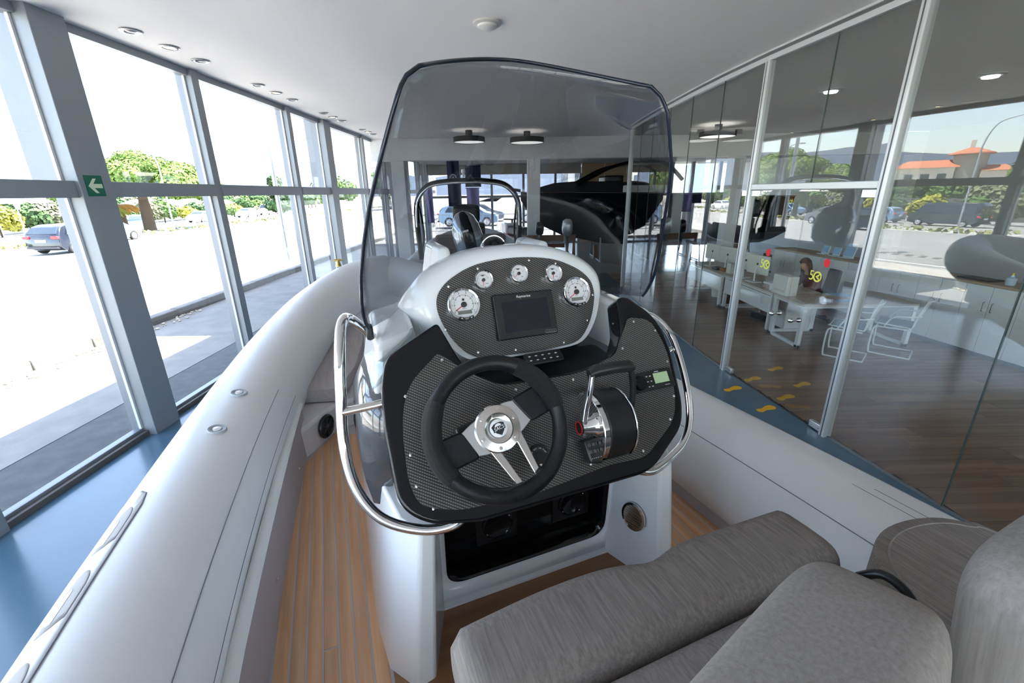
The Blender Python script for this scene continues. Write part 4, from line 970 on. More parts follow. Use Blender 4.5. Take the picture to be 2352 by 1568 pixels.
# ---- gauges
dialw = mat('dial_white', (.82, .82, .84), .4); ink = mat('dial_ink', (.02, .02, .02), .5); needle = mat('needle_red', (.75, .02, .02), .4); lcdm = mat('lcd_grey', (.17, .19, .16), .3); hubm = mat('needle_hub', (.03, .03, .032), .4)
def gauge(u, s, r, big, ndl, lb):
    g = empty('gauge', parent=boat, M=UPM(u, s, .003)); g['label'] = lb
    MB().lathe([(r * .80, .019), (r * .84, .024), (r * .93, .026), (r * 1.0, .021), (r * 1.0, .012), (r * .94, .006), (r * .94, 0), (r * .78, 0)], 40).build('bezel', chrome, g, smooth=40)
    MB().lathe([(0, .004), (r * .84, .004), (r * .84, .016), (0, .016)], 36).build('dial', dialw, g, smooth=40)
    a0, a1 = (215, -35) if big else (250, 20)
    nt_ = 8 if big else 6; z = .0164
    mk = MB(); R1 = r * .60
    for k in range(nt_):
        a = radians(a0 + (a1 - a0) * k / (nt_ - 1)); mk.box(R1 - r * .10, R1, -r * .015, r * .015, z - .0002, z, RZ(a))
    arc = [(R1 * .96 * cos(radians(a0 + (a1 - a0) * k / 24)), R1 * .96 * sin(radians(a0 + (a1 - a0) * k / 24)), z) for k in range(25)]
    mk.tube(arc, r * .008, 4); mk.build('tick_scale', ink, g, kind='stuff')
    if big:
        for k in range(8):
            a = radians(a0 + (a1 - a0) * k / 7); text('numeral', str(k), r * .17, ink, g, T(R1 * 1.17 * cos(a), R1 * 1.17 * sin(a), z))
        MB().box(-r * .11, r * .11, -r * .235, -r * .215, z, z + .0004).build('caption', ink, g)
        MB().lathe([(0, z), (r * .075, z), (r * .07, z + .0006), (0, z + .0006)], 16).build('icon', ink, g, M=T(0, r * .30, 0))
        MB().box(-r * .42, r * .42, -r * .56, -r * .34, z, z + .0008).build('lcd', lcdm, g)
        for k in (-1, 0, 1):
            q = rrect(-.14 * r, .14 * r, -.075 * r, .075 * r, .05 * r)
            b_ = MB().prism(q, .0215, .0285).build('button', blackpl, g, M=T(k * .30 * r, -r * (.86 if k == 0 else .80), 0) @ RZ(k * .28))
            if k: MB().prism([(k * .06 * r, 0), (-k * .05 * r, .04 * r), (-k * .05 * r, -.04 * r)], .0285, .0288).build('button_mark', whitepl, b_)
            else: text('button_mark', 'MODE', r * .07, whitepl, b_, T(0, 0, .0287))
    else:
        text('numeral', '0', r * .2, ink, g, T(R1 * 1.2 * cos(radians(-82)), R1 * 1.2 * sin(radians(-82)), z))
        MB().box(-r * .14, r * .14, r * .40, r * .52, z, z + .0005).build('icon', ink, g); MB().box(r * .22, r * .48, -r * .37, -r * .33, z, z + .0004).build('caption', ink, g)
    a = radians(ndl)
    MB().prism([(0, -r * .03), (r * .62, -r * .012), (r * .62, r * .012), (0, r * .03)], z + .002, z + .0035).build('needle', needle, g, M=RZ(a))
    MB().lathe([(0, z), (r * .17, z), (r * .16, z + .006), (0, z + .0065)], 20).build('needle_hub', hubm, g, smooth=45)
    MB().lathe([(0, .0205), (r * .82, .0205), (r * .82, .0215), (0, .0215)], 36).build('cover_glass', glass('gauge_glass', (.99, .99, .99), .03), g, smooth=40)
gauge(-.1965, .032, .0525, True, 212, 'large left rev counter with digital readout'); gauge(.1975, .034, .0525, True, 212, 'large right rev counter with digital readout')
gauge(-.1225, .102, .0315, False, 262, 'small left round gauge'); gauge(-.001, .113, .0315, False, 215, 'small middle round gauge'); gauge(.1215, .104, .0315, False, 265, 'small right round gauge')

# ---- chartplotter
cp = MB().prism(rrect(-.1015, .106, -.0935, .051, .006), .003, .022).build('chartplotter', blackpl, boat, bevel=.003, M=UPM(), label='black chartplotter with dark screen')
MB().box(-.076, .083, -.072, .027, .022, .0226).build('screen', mat('screen_dark', (.012, .014, .020), .12), cp)
text('maker_name', 'Raymarine', .0115, whitepl, cp, T(.002, .0385, .0224))
MB().tube([(.062 + .011 * 0, -.0865, .0226), (.096, -.0865, .0226)], .0005, 4).build('touch_bar', mat('touch_grey', (.3, .3, .3), .4), cp)
tb = [(x, y, .0226) for x, y in rrect(.060, .100, -.0895, -.0795, .005)]
MB().tube(tb, .0005, 4, closed=True).build('touch_outline', MATS['touch_grey'], cp)
for k in range(5): MB().tube([(.068 + .0065 * k, -.087, .0226), (.068 + .0065 * k, -.082, .0226)], .0005, 4).build('touch_mark', MATS['touch_grey'], cp)

# keypad on the tray
kp = MB().prism(rrect(-.05, .08, -.022, .022, .01), 0, .010).build('keypad', blackpl, boat, bevel=.003, M=T(.012, 1.165, 1.700) @ RX(radians(32)))
for k in range(5):
    for j in range(2): MB().prism(smooth_poly([(-.006, 0), (0, .003), (.006, 0), (0, -.003)], 2), .012, .0126).build('key_mark', whitepl, kp, M=T(-.033 + .023 * k, .008 - .016 * j, .0006) @ Matrix.Scale(.8, 4))

# ---- steering wheel
WHM = plane(.866, 1.669, 33, -.243, 0, 0)
sw = empty('steering_wheel', parent=boat, M=WHM); sw['label'] = 'three-spoke black steering wheel with polished hub'
leather = mat('leather_black', (.008, .0085, .010), .38, spec=.35, bump=.15, bscale=500); perf = mat('leather_perforated', (.016, .016, .017), .5, bump=.9, bscale=900)
NW = 72
def wr(a): d = degrees_(a); return .1565 - .006 * max(0, cos(a + pi / 2 + .35)) ** 4
def degrees_(a): return math.degrees(a) % 360
ang = [2 * pi * k / NW for k in range(NW)]
def fat(a):
    d = degrees_(a)
    f = lambda c, w_: max(0, 1 - (min(abs(d - c), 360 - abs(d - c)) / w_) ** 4)
    return .0185 + .0035 * max(f(35, 32), f(182, 38))
MB().tube([(wr(a) * cos(a), wr(a) * sin(a), .02) for a in ang], [fat(a) for a in ang], 14, closed=True, ry=[fat(a) * 1.15 for a in ang], up=(0, 0, 1)).build('rim', leather, sw, smooth=180)
for a0, a1 in ((8, 62), (148, 214)):
    A = [radians(a0 + (a1 - a0) * k / 16) for k in range(17)]
    MB().tube([(wr(a) * cos(a), wr(a) * sin(a), .02) for a in A], [fat(a) + .0012 for a in A], 14, ry=[fat(a) * 1.15 + .0012 for a in A], up=(0, 0, 1)).build('grip', perf, sw, smooth=180)
for rot in (22, 196):
    Mr = RZ(radians(rot))
    MB().prism(rpoly([(.0, -.045), (.05, -.040), (.098, -.024, .0), (.078, .032, .0), (.04, .046), (0, .045)], .02), .004, .010).build('spoke', alu, sw, bevel=.002, smooth=40, M=Mr)
    MB().prism(rpoly([(.080, -.034), (.15, -.040), (.156, .035), (.066, .040)], .012), -.004, .013).build('spoke_arm', leather, sw, bevel=.005, smooth=45, M=Mr)
for y0, y1 in ((-.036, -.022), (.036, .026)):
    MB().prism(rpoly([(.02, y0 - .011), (.152, y1 - .008), (.152, y1 + .008), (.02, y0 + .011)], .004), .004, .011).build('lower_spoke', steel, sw, bevel=.002, smooth=40, M=RZ(radians(-69)))
MB().prism(rpoly([(.140, -.036), (.160, -.026), (.160, .028), (.140, .036), (.146, .0)], .006), .010, .026).build('spoke_foot', steel, sw, bevel=.003, smooth=40, M=RZ(radians(-69)))
for y in (-.026, .028): MB().lathe([(0, 0), (.006, 0), (.005, .003), (0, .004)], 12).build('spoke_bolt', chrome, sw, M=RZ(radians(-69)) @ T(.151, y, .026))
MB().lathe([(0, .006), (.054, .006), (.057, .012), (.054, .018), (.036, .022), (.034, .018), (.022, .012), (0, .012)], 40).build('hub', steel, sw, smooth=35)
MB().lathe([(.0, .012), (.0215, .013), (.0215, .019), (.019, .0205), (0, .0205)], 32).build('emblem_disc', dialw, sw, smooth=40)
sh = [(-.0165, .008), (-.009, .0125), (0, .0135), (.009, .0125), (.0165, .008), (.0155, 0), (.010, -.009), (0, -.0175), (-.010, -.009), (-.0155, 0)]
MB().prism(sh, .0205, .0209).build('emblem_shield', ink, sw, M=RZ(radians(14)))
MB().prism(ellipse(0, .003, .0095, .0085), .0209, .0211).build('emblem_oval', dialw, sw, M=RZ(radians(14)))
MB().box(-.0155, .0155, -.0058, .0052, .0211, .0213).build('emblem_band', ink, sw, M=RZ(radians(14)))
text('emblem_name', 'SACS', .0115, dialw, sw, RZ(radians(14)) @ T(0, -.0003, .0215), shear=.2)
for k in range(6):
    a = radians(24 + 60 * k); MB().lathe([(0, 0), (.0045, 0), (.004, .003), (0, .0035)], 10).build('hub_bolt', chrome, sw, M=T(.046 * cos(a), .046 * sin(a), .0195))
MB().lathe([(.032, -.085), (.030, -.03), (.026, .006), (0, .006)], 24).build('column_boot', blackpl, sw, smooth=45)
MB().box(-.085, -.02, .015, .04, -.06, -.03).build('tilt_lever', blackpl, sw, bevel=.006, M=RZ(.2))

# ---- throttle control, built in dash coordinates (u, s, height)
tc_ = empty('throttle_control', parent=boat, M=LPM(.092, -.03, .004)); tc_['label'] = 'black and chrome twin-arm throttle control'
def arch(w0, w1, prof): return MB().loft([[(w0, s, h) for s, h in prof], [(w1, s, h) for s, h in prof]])
prof = [(-.105, 0)] + [(-.012 + .100 * cos(a), .104 * sin(a) if a < 1.9 else .104 * sin(a)) for a in [pi - pi * k / 14 for k in range(1, 14)]] + [(.085, 0)]
arch(-.028, .055, prof).build('throttle_body', mat('throttle_black', (.012, .012, .013), .38), tc_, bevel=.006, smooth=45, fix=True)
prof2 = [(s * 1.02, h * 1.02) for s, h in prof]
arch(-.046, -.028, prof2).build('chrome_cheek', chrome, tc_, bevel=.003, smooth=45, fix=True)
arch(.055, .060, prof2).build('chrome_edge', chrome, tc_, bevel=.002, smooth=45, fix=True)
MB().prism([(-.075, -.105), (-.036, -.115), (-.036, -.04), (-.078, -.045)], 0, .040).build('switch_block', blackpl, tc_, bevel=.006, smooth=40)
for j, nn in ((0, 3), (1, 3)):
    for k in range(nn): MB().box(-.0045, .0045, -.0045, .0045, 0, .003).build('switch_key', mat('key_grey', (.12, .12, .125), .4), tc_, bevel=.001, M=T(-.068 + .0125 * k, -.06 - .018 * j, .040))
for k in range(5): MB().box(-.0012, .0012, -.0008, .0008, 0, .001).build('switch_lamp', whitepl, tc_, M=T(-.069 + .006 * k, -.096, .040))
MB().lathe([(.0, .0), (.034, 0), (.034, .012), (.026, .02), (.020, .040), (.017, .050), (.0, .052)], 28, T(-.040, -.01, .062) @ RY(-pi / 2)).build('lever_pivot', chrome, tc_, smooth=40)
MB().lathe([(0, 0), (.019, 0), (.018, .004), (0, .005)], 24, T(-.090, -.01, .062) @ RY(-pi / 2)).build('pivot_cap', blackpl, tc_, smooth=40)
MB().lathe([(.0155, .004), (.018, .0042), (.018, .006), (.0155, .006)], 24, T(-.0905, -.01, .062) @ RY(-pi / 2)).build('red_ring', mat('ring_red', (.6, .02, .03), .4), tc_, smooth=40)
arm = cr_path([(-.082, -.012, .062), (-.078, .03, .090), (-.070, .075, .125), (-.064, .112, .148)], 5)
MB().tube(arm, .0085, 12, ry=.013).build('lever_arm', chrome, tc_, smooth=60)
arm2 = cr_path([(.066, -.012, .062), (.070, .03, .092), (.066, .075, .125), (.058, .110, .146)], 5)
MB().tube(arm2, .0075, 12, ry=.012).build('lever_arm', blackpl, tc_, smooth=60)
MB().lathe([(.0, .0), (.022, 0), (.022, .010), (.012, .016), (0, .016)], 24, T(.058, -.012, .062) @ RY(pi / 2)).build('lever_pivot', chrome, tc_, smooth=40)
MB().tube([(-.072, .113, .148), (-.05, .118, .150), (.0, .119, .151), (.045, .116, .150), (.064, .110, .146)], [.013, .0165, .0165, .0165, .012], 14).build('lever_handle', blackpl, tc_, smooth=60)
MB().lathe([(.0170, -.0006), (.0172, 0), (.0170, .0006)], 20, T(.012, .119, .151) @ RY(pi / 2)).build('handle_seam', ink, tc_)
MB().box(.018, .034, -.103, -.094, .02, .028).build('badge', chrome, tc_, bevel=.002)

# ---- marine stereo
st = MB().prism(rrect(-.085, .068, -.030, .030, .004), 0, .008).build('stereo', blackpl, boat, bevel=.002, M=LPM(.322, .050, .004), label='black marine stereo with green display')
MB().box(-.004, .050, -.012, .020, .008, .0088).build('stereo_screen', mat('lcd_green', (.20, .27, .17), .3, emit=(.25, .36, .2), estr=.25), st)
MB().lathe([(0, .008), (.022, .008), (.021, .016), (.019, .018), (0, .017)], 28, T(-.060, -.002, 0)).build('stereo_knob', blackgl, st, smooth=40)
for x, y in ((-.030, .014), (-.017, .014), (-.030, -.002), (-.017, -.002), (-.030, -.018), (-.017, -.018)):
    b_ = MB().box(-.005, .005, -.005, .005, .008, .0095).build('stereo_button', blackpl, st, bevel=.001, M=T(x, y, 0)); MB().box(-.0025, .0025, -.0012, .0012, .0095, .0098).build('button_mark', whitepl, b_)
MB().box(.003, .019, .0235, .0255, .008, .0083).build('stereo_name', whitepl, st); MB().box(.030, .048, -.0215, -.0202, .008, .0083).build('stereo_caption', whitepl, st)

# ---- ignition switch
ig = MB().lathe([(0, .004), (.034, .004), (.034, .010), (.026, .014), (.018, .012), (.012, .012), (0, .012)], 32).build('ignition_switch', blackpl, boat, smooth=40, M=LPM(-.112, -.088, 0), label='round black ignition switch behind the wheel')
MB().box(-.003, .003, -.009, .009, .012, .013).build('key_slot', ink, ig)
for k, tx in enumerate(('OFF', 'ACC', 'ON', 'START')): text('switch_mark', tx, .0048, whitepl, ig, RZ(radians(56 - 38 * k)) @ T(0, .022, .0136))
MB().prism([(0, -.026), (.004, -.019), (-.004, -.019)], .0125, .0135).build('switch_arrow', whitepl, ig)

# ---- windshield
def lerp_t(tab, t):
    for (a, x), (b, y) in zip(tab[:-1], tab[1:]):
        if t <= b: q = (t - a) / (b - a); return x + (y - x) * q
    return tab[-1][1]
Wt = [(0, .478), (.04, .488), (.12, .492), (.25, .487), (.40, .470), (.55, .448), (.70, .418), (.82, .390), (.90, .370), (.95, .355), (.985, .335), (1, .315)]
VE = [(0, 1.27), (.12, 1.235), (.4, 1.185), (.7, 1.115), (.9, 1.095), (1, 1.105)]
def ws(a, b):
    s = 2 * a - 1; t = b
    W_ = lerp_t(Wt, t); ve = lerp_t(VE, t); vc = 1.70 + (1.315 - 1.70) * t
    zb = 1.80 + .035 * s * s; zt = 2.552 - .085 * s * s
    return (W_ * s, vc - (vc - ve) * abs(s) ** 2.3, zb + (zt - zb) * t)
wsm = MB().grid(ws, 44, 28).build('windshield', screen_tint, boat, smooth=180, solid=.006, label='large tinted wrap-around windshield')
edge = [ws(0, k / 30) for k in range(31)] + [ws(k / 40, 1) for k in range(1, 41)] + [ws(1, 1 - k / 30) for k in range(1, 31)]
MB().tube(edge, .0052, 8).build('windshield_edge', mat('acrylic_edge', (.012, .016, .03), .15), wsm, smooth=60)
for s in (-1,):
    MB().box(-.010, .010, -.02, .02, -.03, .012).build('windshield_clamp', blackpl, wsm, bevel=.006, M=T(s * .478, 1.285, 1.83))
# pale fairing horns and clear wing on the left shoulder
for s in (-1, 1):
    MB().loft([[(s * .495, 1.19, 1.63), (s * .34, 1.22, 1.63), (s * .33, 1.60, 1.63), (s * .495, 1.60, 1.63)], [(s * .47, 1.20, 1.80), (s * .355, 1.24, 1.825), (s * .33, 1.55, 1.85), (s * .46, 1.55, 1.82)]]).build('shoulder_fairing', white, boat, bevel=.02, seg=3, smooth=60, fix=True)
    MB().loft([[(s * .50, 1.08, 1.725), (s * .34, 1.13, 1.815), (s * .34, 1.25, 1.83), (s * .50, 1.30, 1.74)], [(s * .50, 1.08, 1.732), (s * .34, 1.13, 1.822), (s * .34, 1.25, 1.837), (s * .50, 1.30, 1.747)]]).build('wind_wing', glass('clear_acrylic', (.80, .86, .86), .08), boat, fix=True)

# ---- grab rails
def rail(pts, r, lb, struts, n=7):
    P = cr_path(pts, n)
    o = MB().tube(P, r, 16).build('grab_rail', chrome, boat, smooth=60, label=lb)
    for a, b in struts:
        MB().tube([a, b], r * .82, 14).build('rail_strut', steel, o, smooth=60)
        d = (Vector(b) - Vector(a)).normalized(); MB().tube([Vector(b) - d * .004, Vector(b) + d * .012], r * 1.0, 14).build('strut_socket', chrome, o, smooth=60)
rail([(-.47, 1.30, 1.80), (-.525, 1.27, 1.87), (-.548, 1.17, 1.888), (-.562, 1.12, 1.84), (-.575, 1.085, 1.73), (-.585, 1.05, 1.60), (-.57, 1.00, 1.50), (-.52, .955, 1.43), (-.43, .915, 1.398), (-.355, .895, 1.405), (-.32, .90, 1.43)], .0135, 'polished steel grab rail on the left of the console', [((-.58, 1.07, 1.685), (-.475, 1.07, 1.69))])
rail([(.44, 1.28, 1.77), (.485, 1.225, 1.772), (.505, 1.155, 1.735), (.515, 1.10, 1.66), (.515, 1.04, 1.55), (.50, 1.00, 1.46), (.45, .965, 1.405), (.36, .93, 1.385), (.27, .90, 1.385), (.20, .90, 1.41)], .0125, 'polished steel grab rail on the right of the console', [((.512, 1.125, 1.675), (.445, 1.10, 1.675))])

# ================================================================ HELM SEAT
sf = fabric('seat_fabric', (.190, .168, .155), (.300, .272, .254), 'Y', 190.)
sf2 = fabric('seat_fabric_light', (.24, .218, .206), (.33, .304, .288), 'Z', 150.)
seat = empty('helm_seat', parent=boat, M=T(0, 0, 0)); seat['label'] = 'double helm seat with grey woven cushions'
MB().prism(rrect(-.42, .40, -.1, .48, .06), DK, 1.30).build('seat_box', white, seat, bevel=.02, smooth=45)
def cushion(nm, fn, nu=30, nv=12, m=sf):
    return MB().grid(fn, nu, nv).build(nm, m, seat, smooth=180)
# front bolster: swept rounded section with a wavy front edge
rings = []
NB = 36
for k in range(NB + 1):
    q = k / NB; u = -.445 + .862 * q
    front = .600 + .012 * sin(q * pi) - .022 * math.exp(-((q - .52) / .07) ** 2) + .012 * math.exp(-((q - .25) / .2) ** 2)
    endr = min(1, min(q, 1 - q) / .035); e = (1 - (1 - endr) ** 2) ** .5 if endr < 1 else 1
    cy = .525; cz = 1.385; hy = (front - .425) / 2 * (.80 + .20 * e); hz = .068 * (.70 + .30 * e); cyy = (front + .425) / 2
    rg_ = []
    for j in range(24):
        a = 2 * pi * j / 24; ca, sa = cos(a), sin(a)
        rg_.append((u, cyy + hy * (abs(ca) ** .55) * (1 if ca > 0 else -1), cz + hz * (abs(sa) ** .6) * (1 if sa > 0 else -1)))
    rings.append(rg_)
MB().loft(rings).build('front_bolster', sf, seat, smooth=60, fix=True)
rings = []
for k in range(NB + 1):
    q = k / NB; u = -.43 + .835 * q; endr = min(1, min(q, 1 - q) / .04); e = (1 - (1 - endr) ** 2) ** .5
    hy = .17 * (.9 + .1 * e); hz = .062 * (.7 + .3 * e); rg_ = []
    for j in range(24):
        a = 2 * pi * j / 24; ca, sa = cos(a), sin(a)
        rg_.append((u, .252 + hy * (abs(ca) ** .4) * (1 if ca > 0 else -1), 1.378 + hz * (abs(sa) ** .5) * (1 if sa > 0 else -1)))
    rings.append(rg_)
MB().loft(rings).build('seat_cushion', sf, seat, smooth=60, fix=True)
def superbox(nm, M, hx, hy, hz, m, ex=.35, lb=None, sag=0.):
    rings = []; nA, nB = 32, 20
    sp = lambda c, e: (abs(c) ** e) * (1 if c > 0 else -1)
    for j in range(1, nB):
        b = -pi / 2 + pi * j / nB
        rings.append([(hx * sp(cos(b), ex) * sp(cos(2 * pi * k / nA), ex), hy * sp(cos(b), ex) * sp(sin(2 * pi * k / nA), ex), hz * sp(sin(b), ex)) for k in range(nA)])
    o = MB().loft(rings).build(nm, m, seat, smooth=180, fix=True, M=M)
    if lb: o['label'] = lb
    return o
superbox('backrest', T(-.145, .165, 1.575) @ RZ(radians(14)) @ RX(radians(-8)), .245, .088, .148, sf2, .36, 'left backrest cushion closest to the camera')
superbox('backrest', T(.40, .135, 1.585) @ RZ(radians(2)) @ RX(radians(-8)), .20, .085, .15, sf2, .5, 'right backrest cushion')
MB().tube([(.03, .26, 1.43), (.05, .24, 1.46), (.07, .20, 1.47), (.09, .17, 1.45)], .008, 10).build('backrest_hinge', blackpl, seat, smooth=60)
MB().tube(cr_path([(.415, .40, 1.40), (.43, .37, 1.43), (.44, .33, 1.42), (.44, .29, 1.38)], 5), .010, 10).build('seat_hinge', blackpl, seat, smooth=60)
# rounded side cushion by the right tube
so = smooth_poly([(.62, -.5), (.615, .2), (.63, .40), (.70, .50), (.82, .545), (.96, .535), (1.06, .48), (1.11, .35), (1.12, -.5)], 5)
sc_ = pad('side_cushion', so, 1.06, 1.27, sf, .035, lb='rounded grey side cushion by the right tube')
MB().tube([(.87 + (x - .87) * .93, .1 + (y - .1) * .93, 1.2705) for x, y in so if y > -.4], .0022, 6).build('piping', sf2, sc_)
MB().prism(rrect(.64, 1.08, -.6, .44, .1), DK, 1.06).build('side_seat_base', white, boat, bevel=.02, smooth=45)
# ================================================================ OFFICE (behind the partition)
K = .88                                   # the office furniture is slightly small against the room
ow = mat('office_white', (.76, .77, .77), .4); dtop = mat('desk_top', (.58, .50, .42), .35); paper = mat('paper', (.80, .80, .80), .7); bluep = mat('blue_folder', (.30, .47, .70), .6); kraft = mat('kraft', (.52, .36, .20), .7); padb = mat('seat_pad_blue_grey', (.13, .17, .21), .8); cream_p = mat('cream_plastic', (.72, .70, .62), .45)
DH = .64
def desk(x0, x1, y0, y1, lb, legs='Y', modesty=None):
    cx, cy = (x0 + x1) / 2, (y0 + y1) / 2
    o = empty('office_desk', (cx, cy, 0), label=lb, cat='desk', group='white office desks')
    a, b = (x1 - x0) / 2, (y1 - y0) / 2
    MB().box(-a, a, -b, b, DH - .028, DH).build('desk_top', dtop, o, bevel=.004)
    MB().box(-a, a, -b, b, DH - .05, DH - .028).build('top_frame', ow, o, bevel=.003)
    if legs == 'Y':                       # sled frames in the y-z plane at both x ends
        for s in (-1, 1):
            x = s * (a - .035)
            q = [(-b + .02, .03), (b - .02, .03), (b - .02, DH - .06), (-b + .02, DH - .06)]
            MB().box(x - .025, x + .025, -b, -b + .07, 0, DH - .05).build('leg', ow, o, bevel=.005); MB().box(x - .025, x + .025, b - .07, b, 0, DH - .05).build('leg', ow, o, bevel=.005)
            MB().box(x - .025, x + .025, -b, b, 0, .045).build('foot_rail', ow, o, bevel=.005)
    else:
        for s in (-1, 1):
            y = s * (b - .035)
            MB().box(-a, -a + .06, y - .025, y + .025, 0, DH - .05).build('leg', ow, o, bevel=.005); MB().box(a - .06, a, y - .025, y + .025, 0, DH - .05).build('leg', ow, o, bevel=.005)
            MB().box(-a, a, y - .025, y + .025, 0, .045).build('foot_rail', ow, o, bevel=.005)
    if modesty: MB().box(-a + .0, -a + .018, -b + .06, b - .06, DH - .33, DH - .06).build('modesty_panel', ow, o, bevel=.003)
    return o
desk(4.12, 5.75, 5.98, 6.72, 'white sled-leg desk nearest the glass doors with visitor chairs')
desk(4.12, 4.88, 6.76, 8.36, 'white workstation desk of the woman in dark red', 'X', True)
desk(4.08, 4.84, 8.42, 10.1, 'white workstation desk farthest down the office', 'X', True)
o = empty('drawer_pedestal', (4.62, 6.98, 0), label='white drawer pedestal under the woman\'s desk', cat='drawers')
MB().box(-.2, .2, -.18, .26, .03, .52).build('body', ow, o, bevel=.006)
for k in range(3): d_ = MB().box(-.206, -.198, -.16, .24, .05 + .155 * k, .19 + .155 * k).build('drawer', ow, o, bevel=.003); MB().box(-.215, -.206, .0, .08, .15 + .155 * k, .165 + .155 * k).build('handle', alu, d_)
for sx in (-.15, .15): MB().box(sx - .02, sx + .02, -.1, .2, 0, .03).build('castor', blackpl, o)
def monitor(x, y, rz, lb, scr=None):
    o = empty('monitor', (x, y, DH), rz=rz + pi, label=lb, cat='monitor', group='white office monitors')
    MB().prism(rrect(-.24, .24, .14, .46, .012), -.018, .018).build('case', cream_p, o, bevel=.004, M=Matrix(((1, 0, 0, 0), (0, 0, 1, 0), (0, 1, 0, 0), (0, 0, 0, 1))))
    MB().box(-.22, .22, -.0195, -.018, .16, .44).build('screen', mat('screen_dark2', (.02, .025, .03), .2), o)
    MB().tube([(0, .04, 0), (0, .05, .2), (0, .02, .26)], .014, 8).build('stand', ow, o, smooth=60); MB().prism(rrect(-.12, .12, -.03, .13, .02), 0, .012).build('base', ow, o)
    MB().lathe([(0, 0), (.022, 0), (.02, .008), (0, .008)], 16, T(0, .018, .31) @ RX(-pi / 2)).build('logo', blackpl, o)
    return o
monitor(4.36, 7.72, radians(-78), 'white monitor on the desk facing the woman'); monitor(4.40, 8.92, radians(-75), 'white monitor left of the door post'); monitor(4.35, 9.5, radians(-80), 'white monitor farthest down the desk row'); monitor(4.38, 8.16, radians(-72), 'white monitor partly behind the door post')
def small(name, cat, lb, m, x, y, z, sx, sy, sz, rz=0., bevel=.004):
    o = MB().box(-sx / 2, sx / 2, -sy / 2, sy / 2, 0, sz).build(name, m, bevel=bevel); o.location = (x, y, z); o.rotation_euler = (0, 0, rz); return tag(o, lb, cat)
o = empty('computer_tower', (4.25, 6.70, DH), rz=.1, label='cream computer tower standing on the near desk corner', cat='computer'); MB().box(-.09, .09, -.17, .17, 0, .30).build('case', cream_p, o, bevel=.012); MB().box(-.093, -.088, -.12, .12, .05, .08).build('vent', MATS['desk_top'], o)
small('document_box', 'box', 'cream document box on the farther desk', cream_p, 4.30, 8.55, DH, .10, .16, .20)
small('phone_charger', 'phone', 'small white telephone block on the woman\'s desk', whitepl, 4.24, 6.98, DH, .05, .10, .11, .3)
small('paper_stack', 'papers', 'stack of papers beside the woman\'s monitor', paper, 4.55, 7.45, DH, .22, .30, .03, .2)
small('paper_sheet', 'paper', 'pinkish sheets spread on the woman\'s desk', mat('pink_paper', (.70, .55, .48), .7), 4.40, 7.15, DH, .25, .34, .006, .1, 0)
small('blue_folder', 'folder', 'blue folder farther back on the near desk', bluep, 5.05, 6.55, DH, .30, .24, .012, .1, .001); small('blue_folder', 'folder', 'blue folder at the front of the near desk', bluep, 4.86, 6.22, DH, .26, .10, .010, .1, .001)
small('kraft_folder', 'folder', 'brown card folder between the blue ones', kraft, 4.82, 6.40, DH, .32, .22, .010, .15, .001)
small('tape_dispenser', 'dispenser', 'small white dispenser at the desk corner', whitepl, 4.58, 6.16, DH, .06, .10, .045, .5)
small('keyboard', 'keyboard', 'dark keyboard in front of the woman', blackpl, 4.64, 7.30, DH + .031, .13, .30, .015, .15)
small('tray', 'tray', 'dark desk tray beside the far monitor', blackpl, 4.26, 9.0, DH, .16, .22, .05)
small('fruit_basket', 'basket', 'orange-brown basket on the far desk', mat('basket', (.42, .17, .06), .7), 4.30, 8.78, DH, .14, .16, .06)
o = empty('waste_bin', (4.45, 9.3, 0), label='round white waste bin under the far desk', cat='bin'); MB().lathe([(.10, 0), (.13, .27), (.12, .27), (.09, .01), (0, .01)], 20).build('bin', whitepl, o, smooth=45)
o = empty('footrest', (4.52, 7.55, 0), rz=.2, label='tilted black footrest under the woman\'s desk', cat='footrest'); MB().box(-.16, .16, -.2, .2, .05, .075).build('plate', blackpl, o, bevel=.006, M=RY(.25)); MB().box(-.14, -.11, -.16, .16, 0, .09).build('stand', blackpl, o); MB().box(.11, .14, -.16, .16, 0, .05).build('stand', blackpl, o)
# visitor chairs: white shell, blue-grey pad, cantilever tube
def vchair(x, y, rz, lb):
    o = empty('visitor_chair', (x, y, 0), rz=rz, label=lb, cat='chair', group='white visitor chairs'); sh_ = .40
    def shell(a, b):
        s = 2 * a - 1; wv = .225 * (1 - .18 * max(0, b - .5) * 2)
        if b < .45: q = b / .45; return (wv * s, .21 - .40 * q, sh_ + .03 * s * s + .015 * (1 - q))
        q = (b - .45) / .55; an = q * 1.35; return (wv * s, -.19 - .12 * q ** 1.4 + .045 * s * s * q, sh_ + .06 * q + .34 * q ** 1.1 + .03 * s * s * (1 - q))
    MB().grid(shell, 14, 18).build('shell', ow, o, smooth=180, solid=.014)
    MB().prism(rrect(-.19, .19, -.17, .19, .05), sh_ + .012, sh_ + .045).build('seat_pad', padb, o, bevel=.012, smooth=50)
    for s in (-1, 1):
        P = cr_path([(s * .19, .14, sh_ - .01), (s * .20, .20, sh_ - .03), (s * .21, .21, .20), (s * .215, .20, .03), (s * .215, .15, .012), (s * .215, -.24, .012)], 4)
        MB().tube(P, .011, 8).build('leg', ow, o, smooth=60)
        MB().tube([(s * .19, .14, sh_ - .012), (s * .17, -.17, sh_ - .012)], .011, 8).build('seat_rail', ow, o, smooth=60)
        MB().tube(cr_path([(s * .20, .10, sh_), (s * .235, .02, sh_ + .15), (s * .23, -.16, sh_ + .18), (s * .205, -.25, sh_ + .20)], 4), .010, 8).build('arm', ow, o, smooth=60)
    MB().tube([(-.215, -.24, .012), (.215, -.24, .012)], .011, 8).build('floor_bar', ow, o, smooth=60)
vchair(4.60, 5.70, radians(46), 'white visitor chair in front of the near desk, left of the door post')
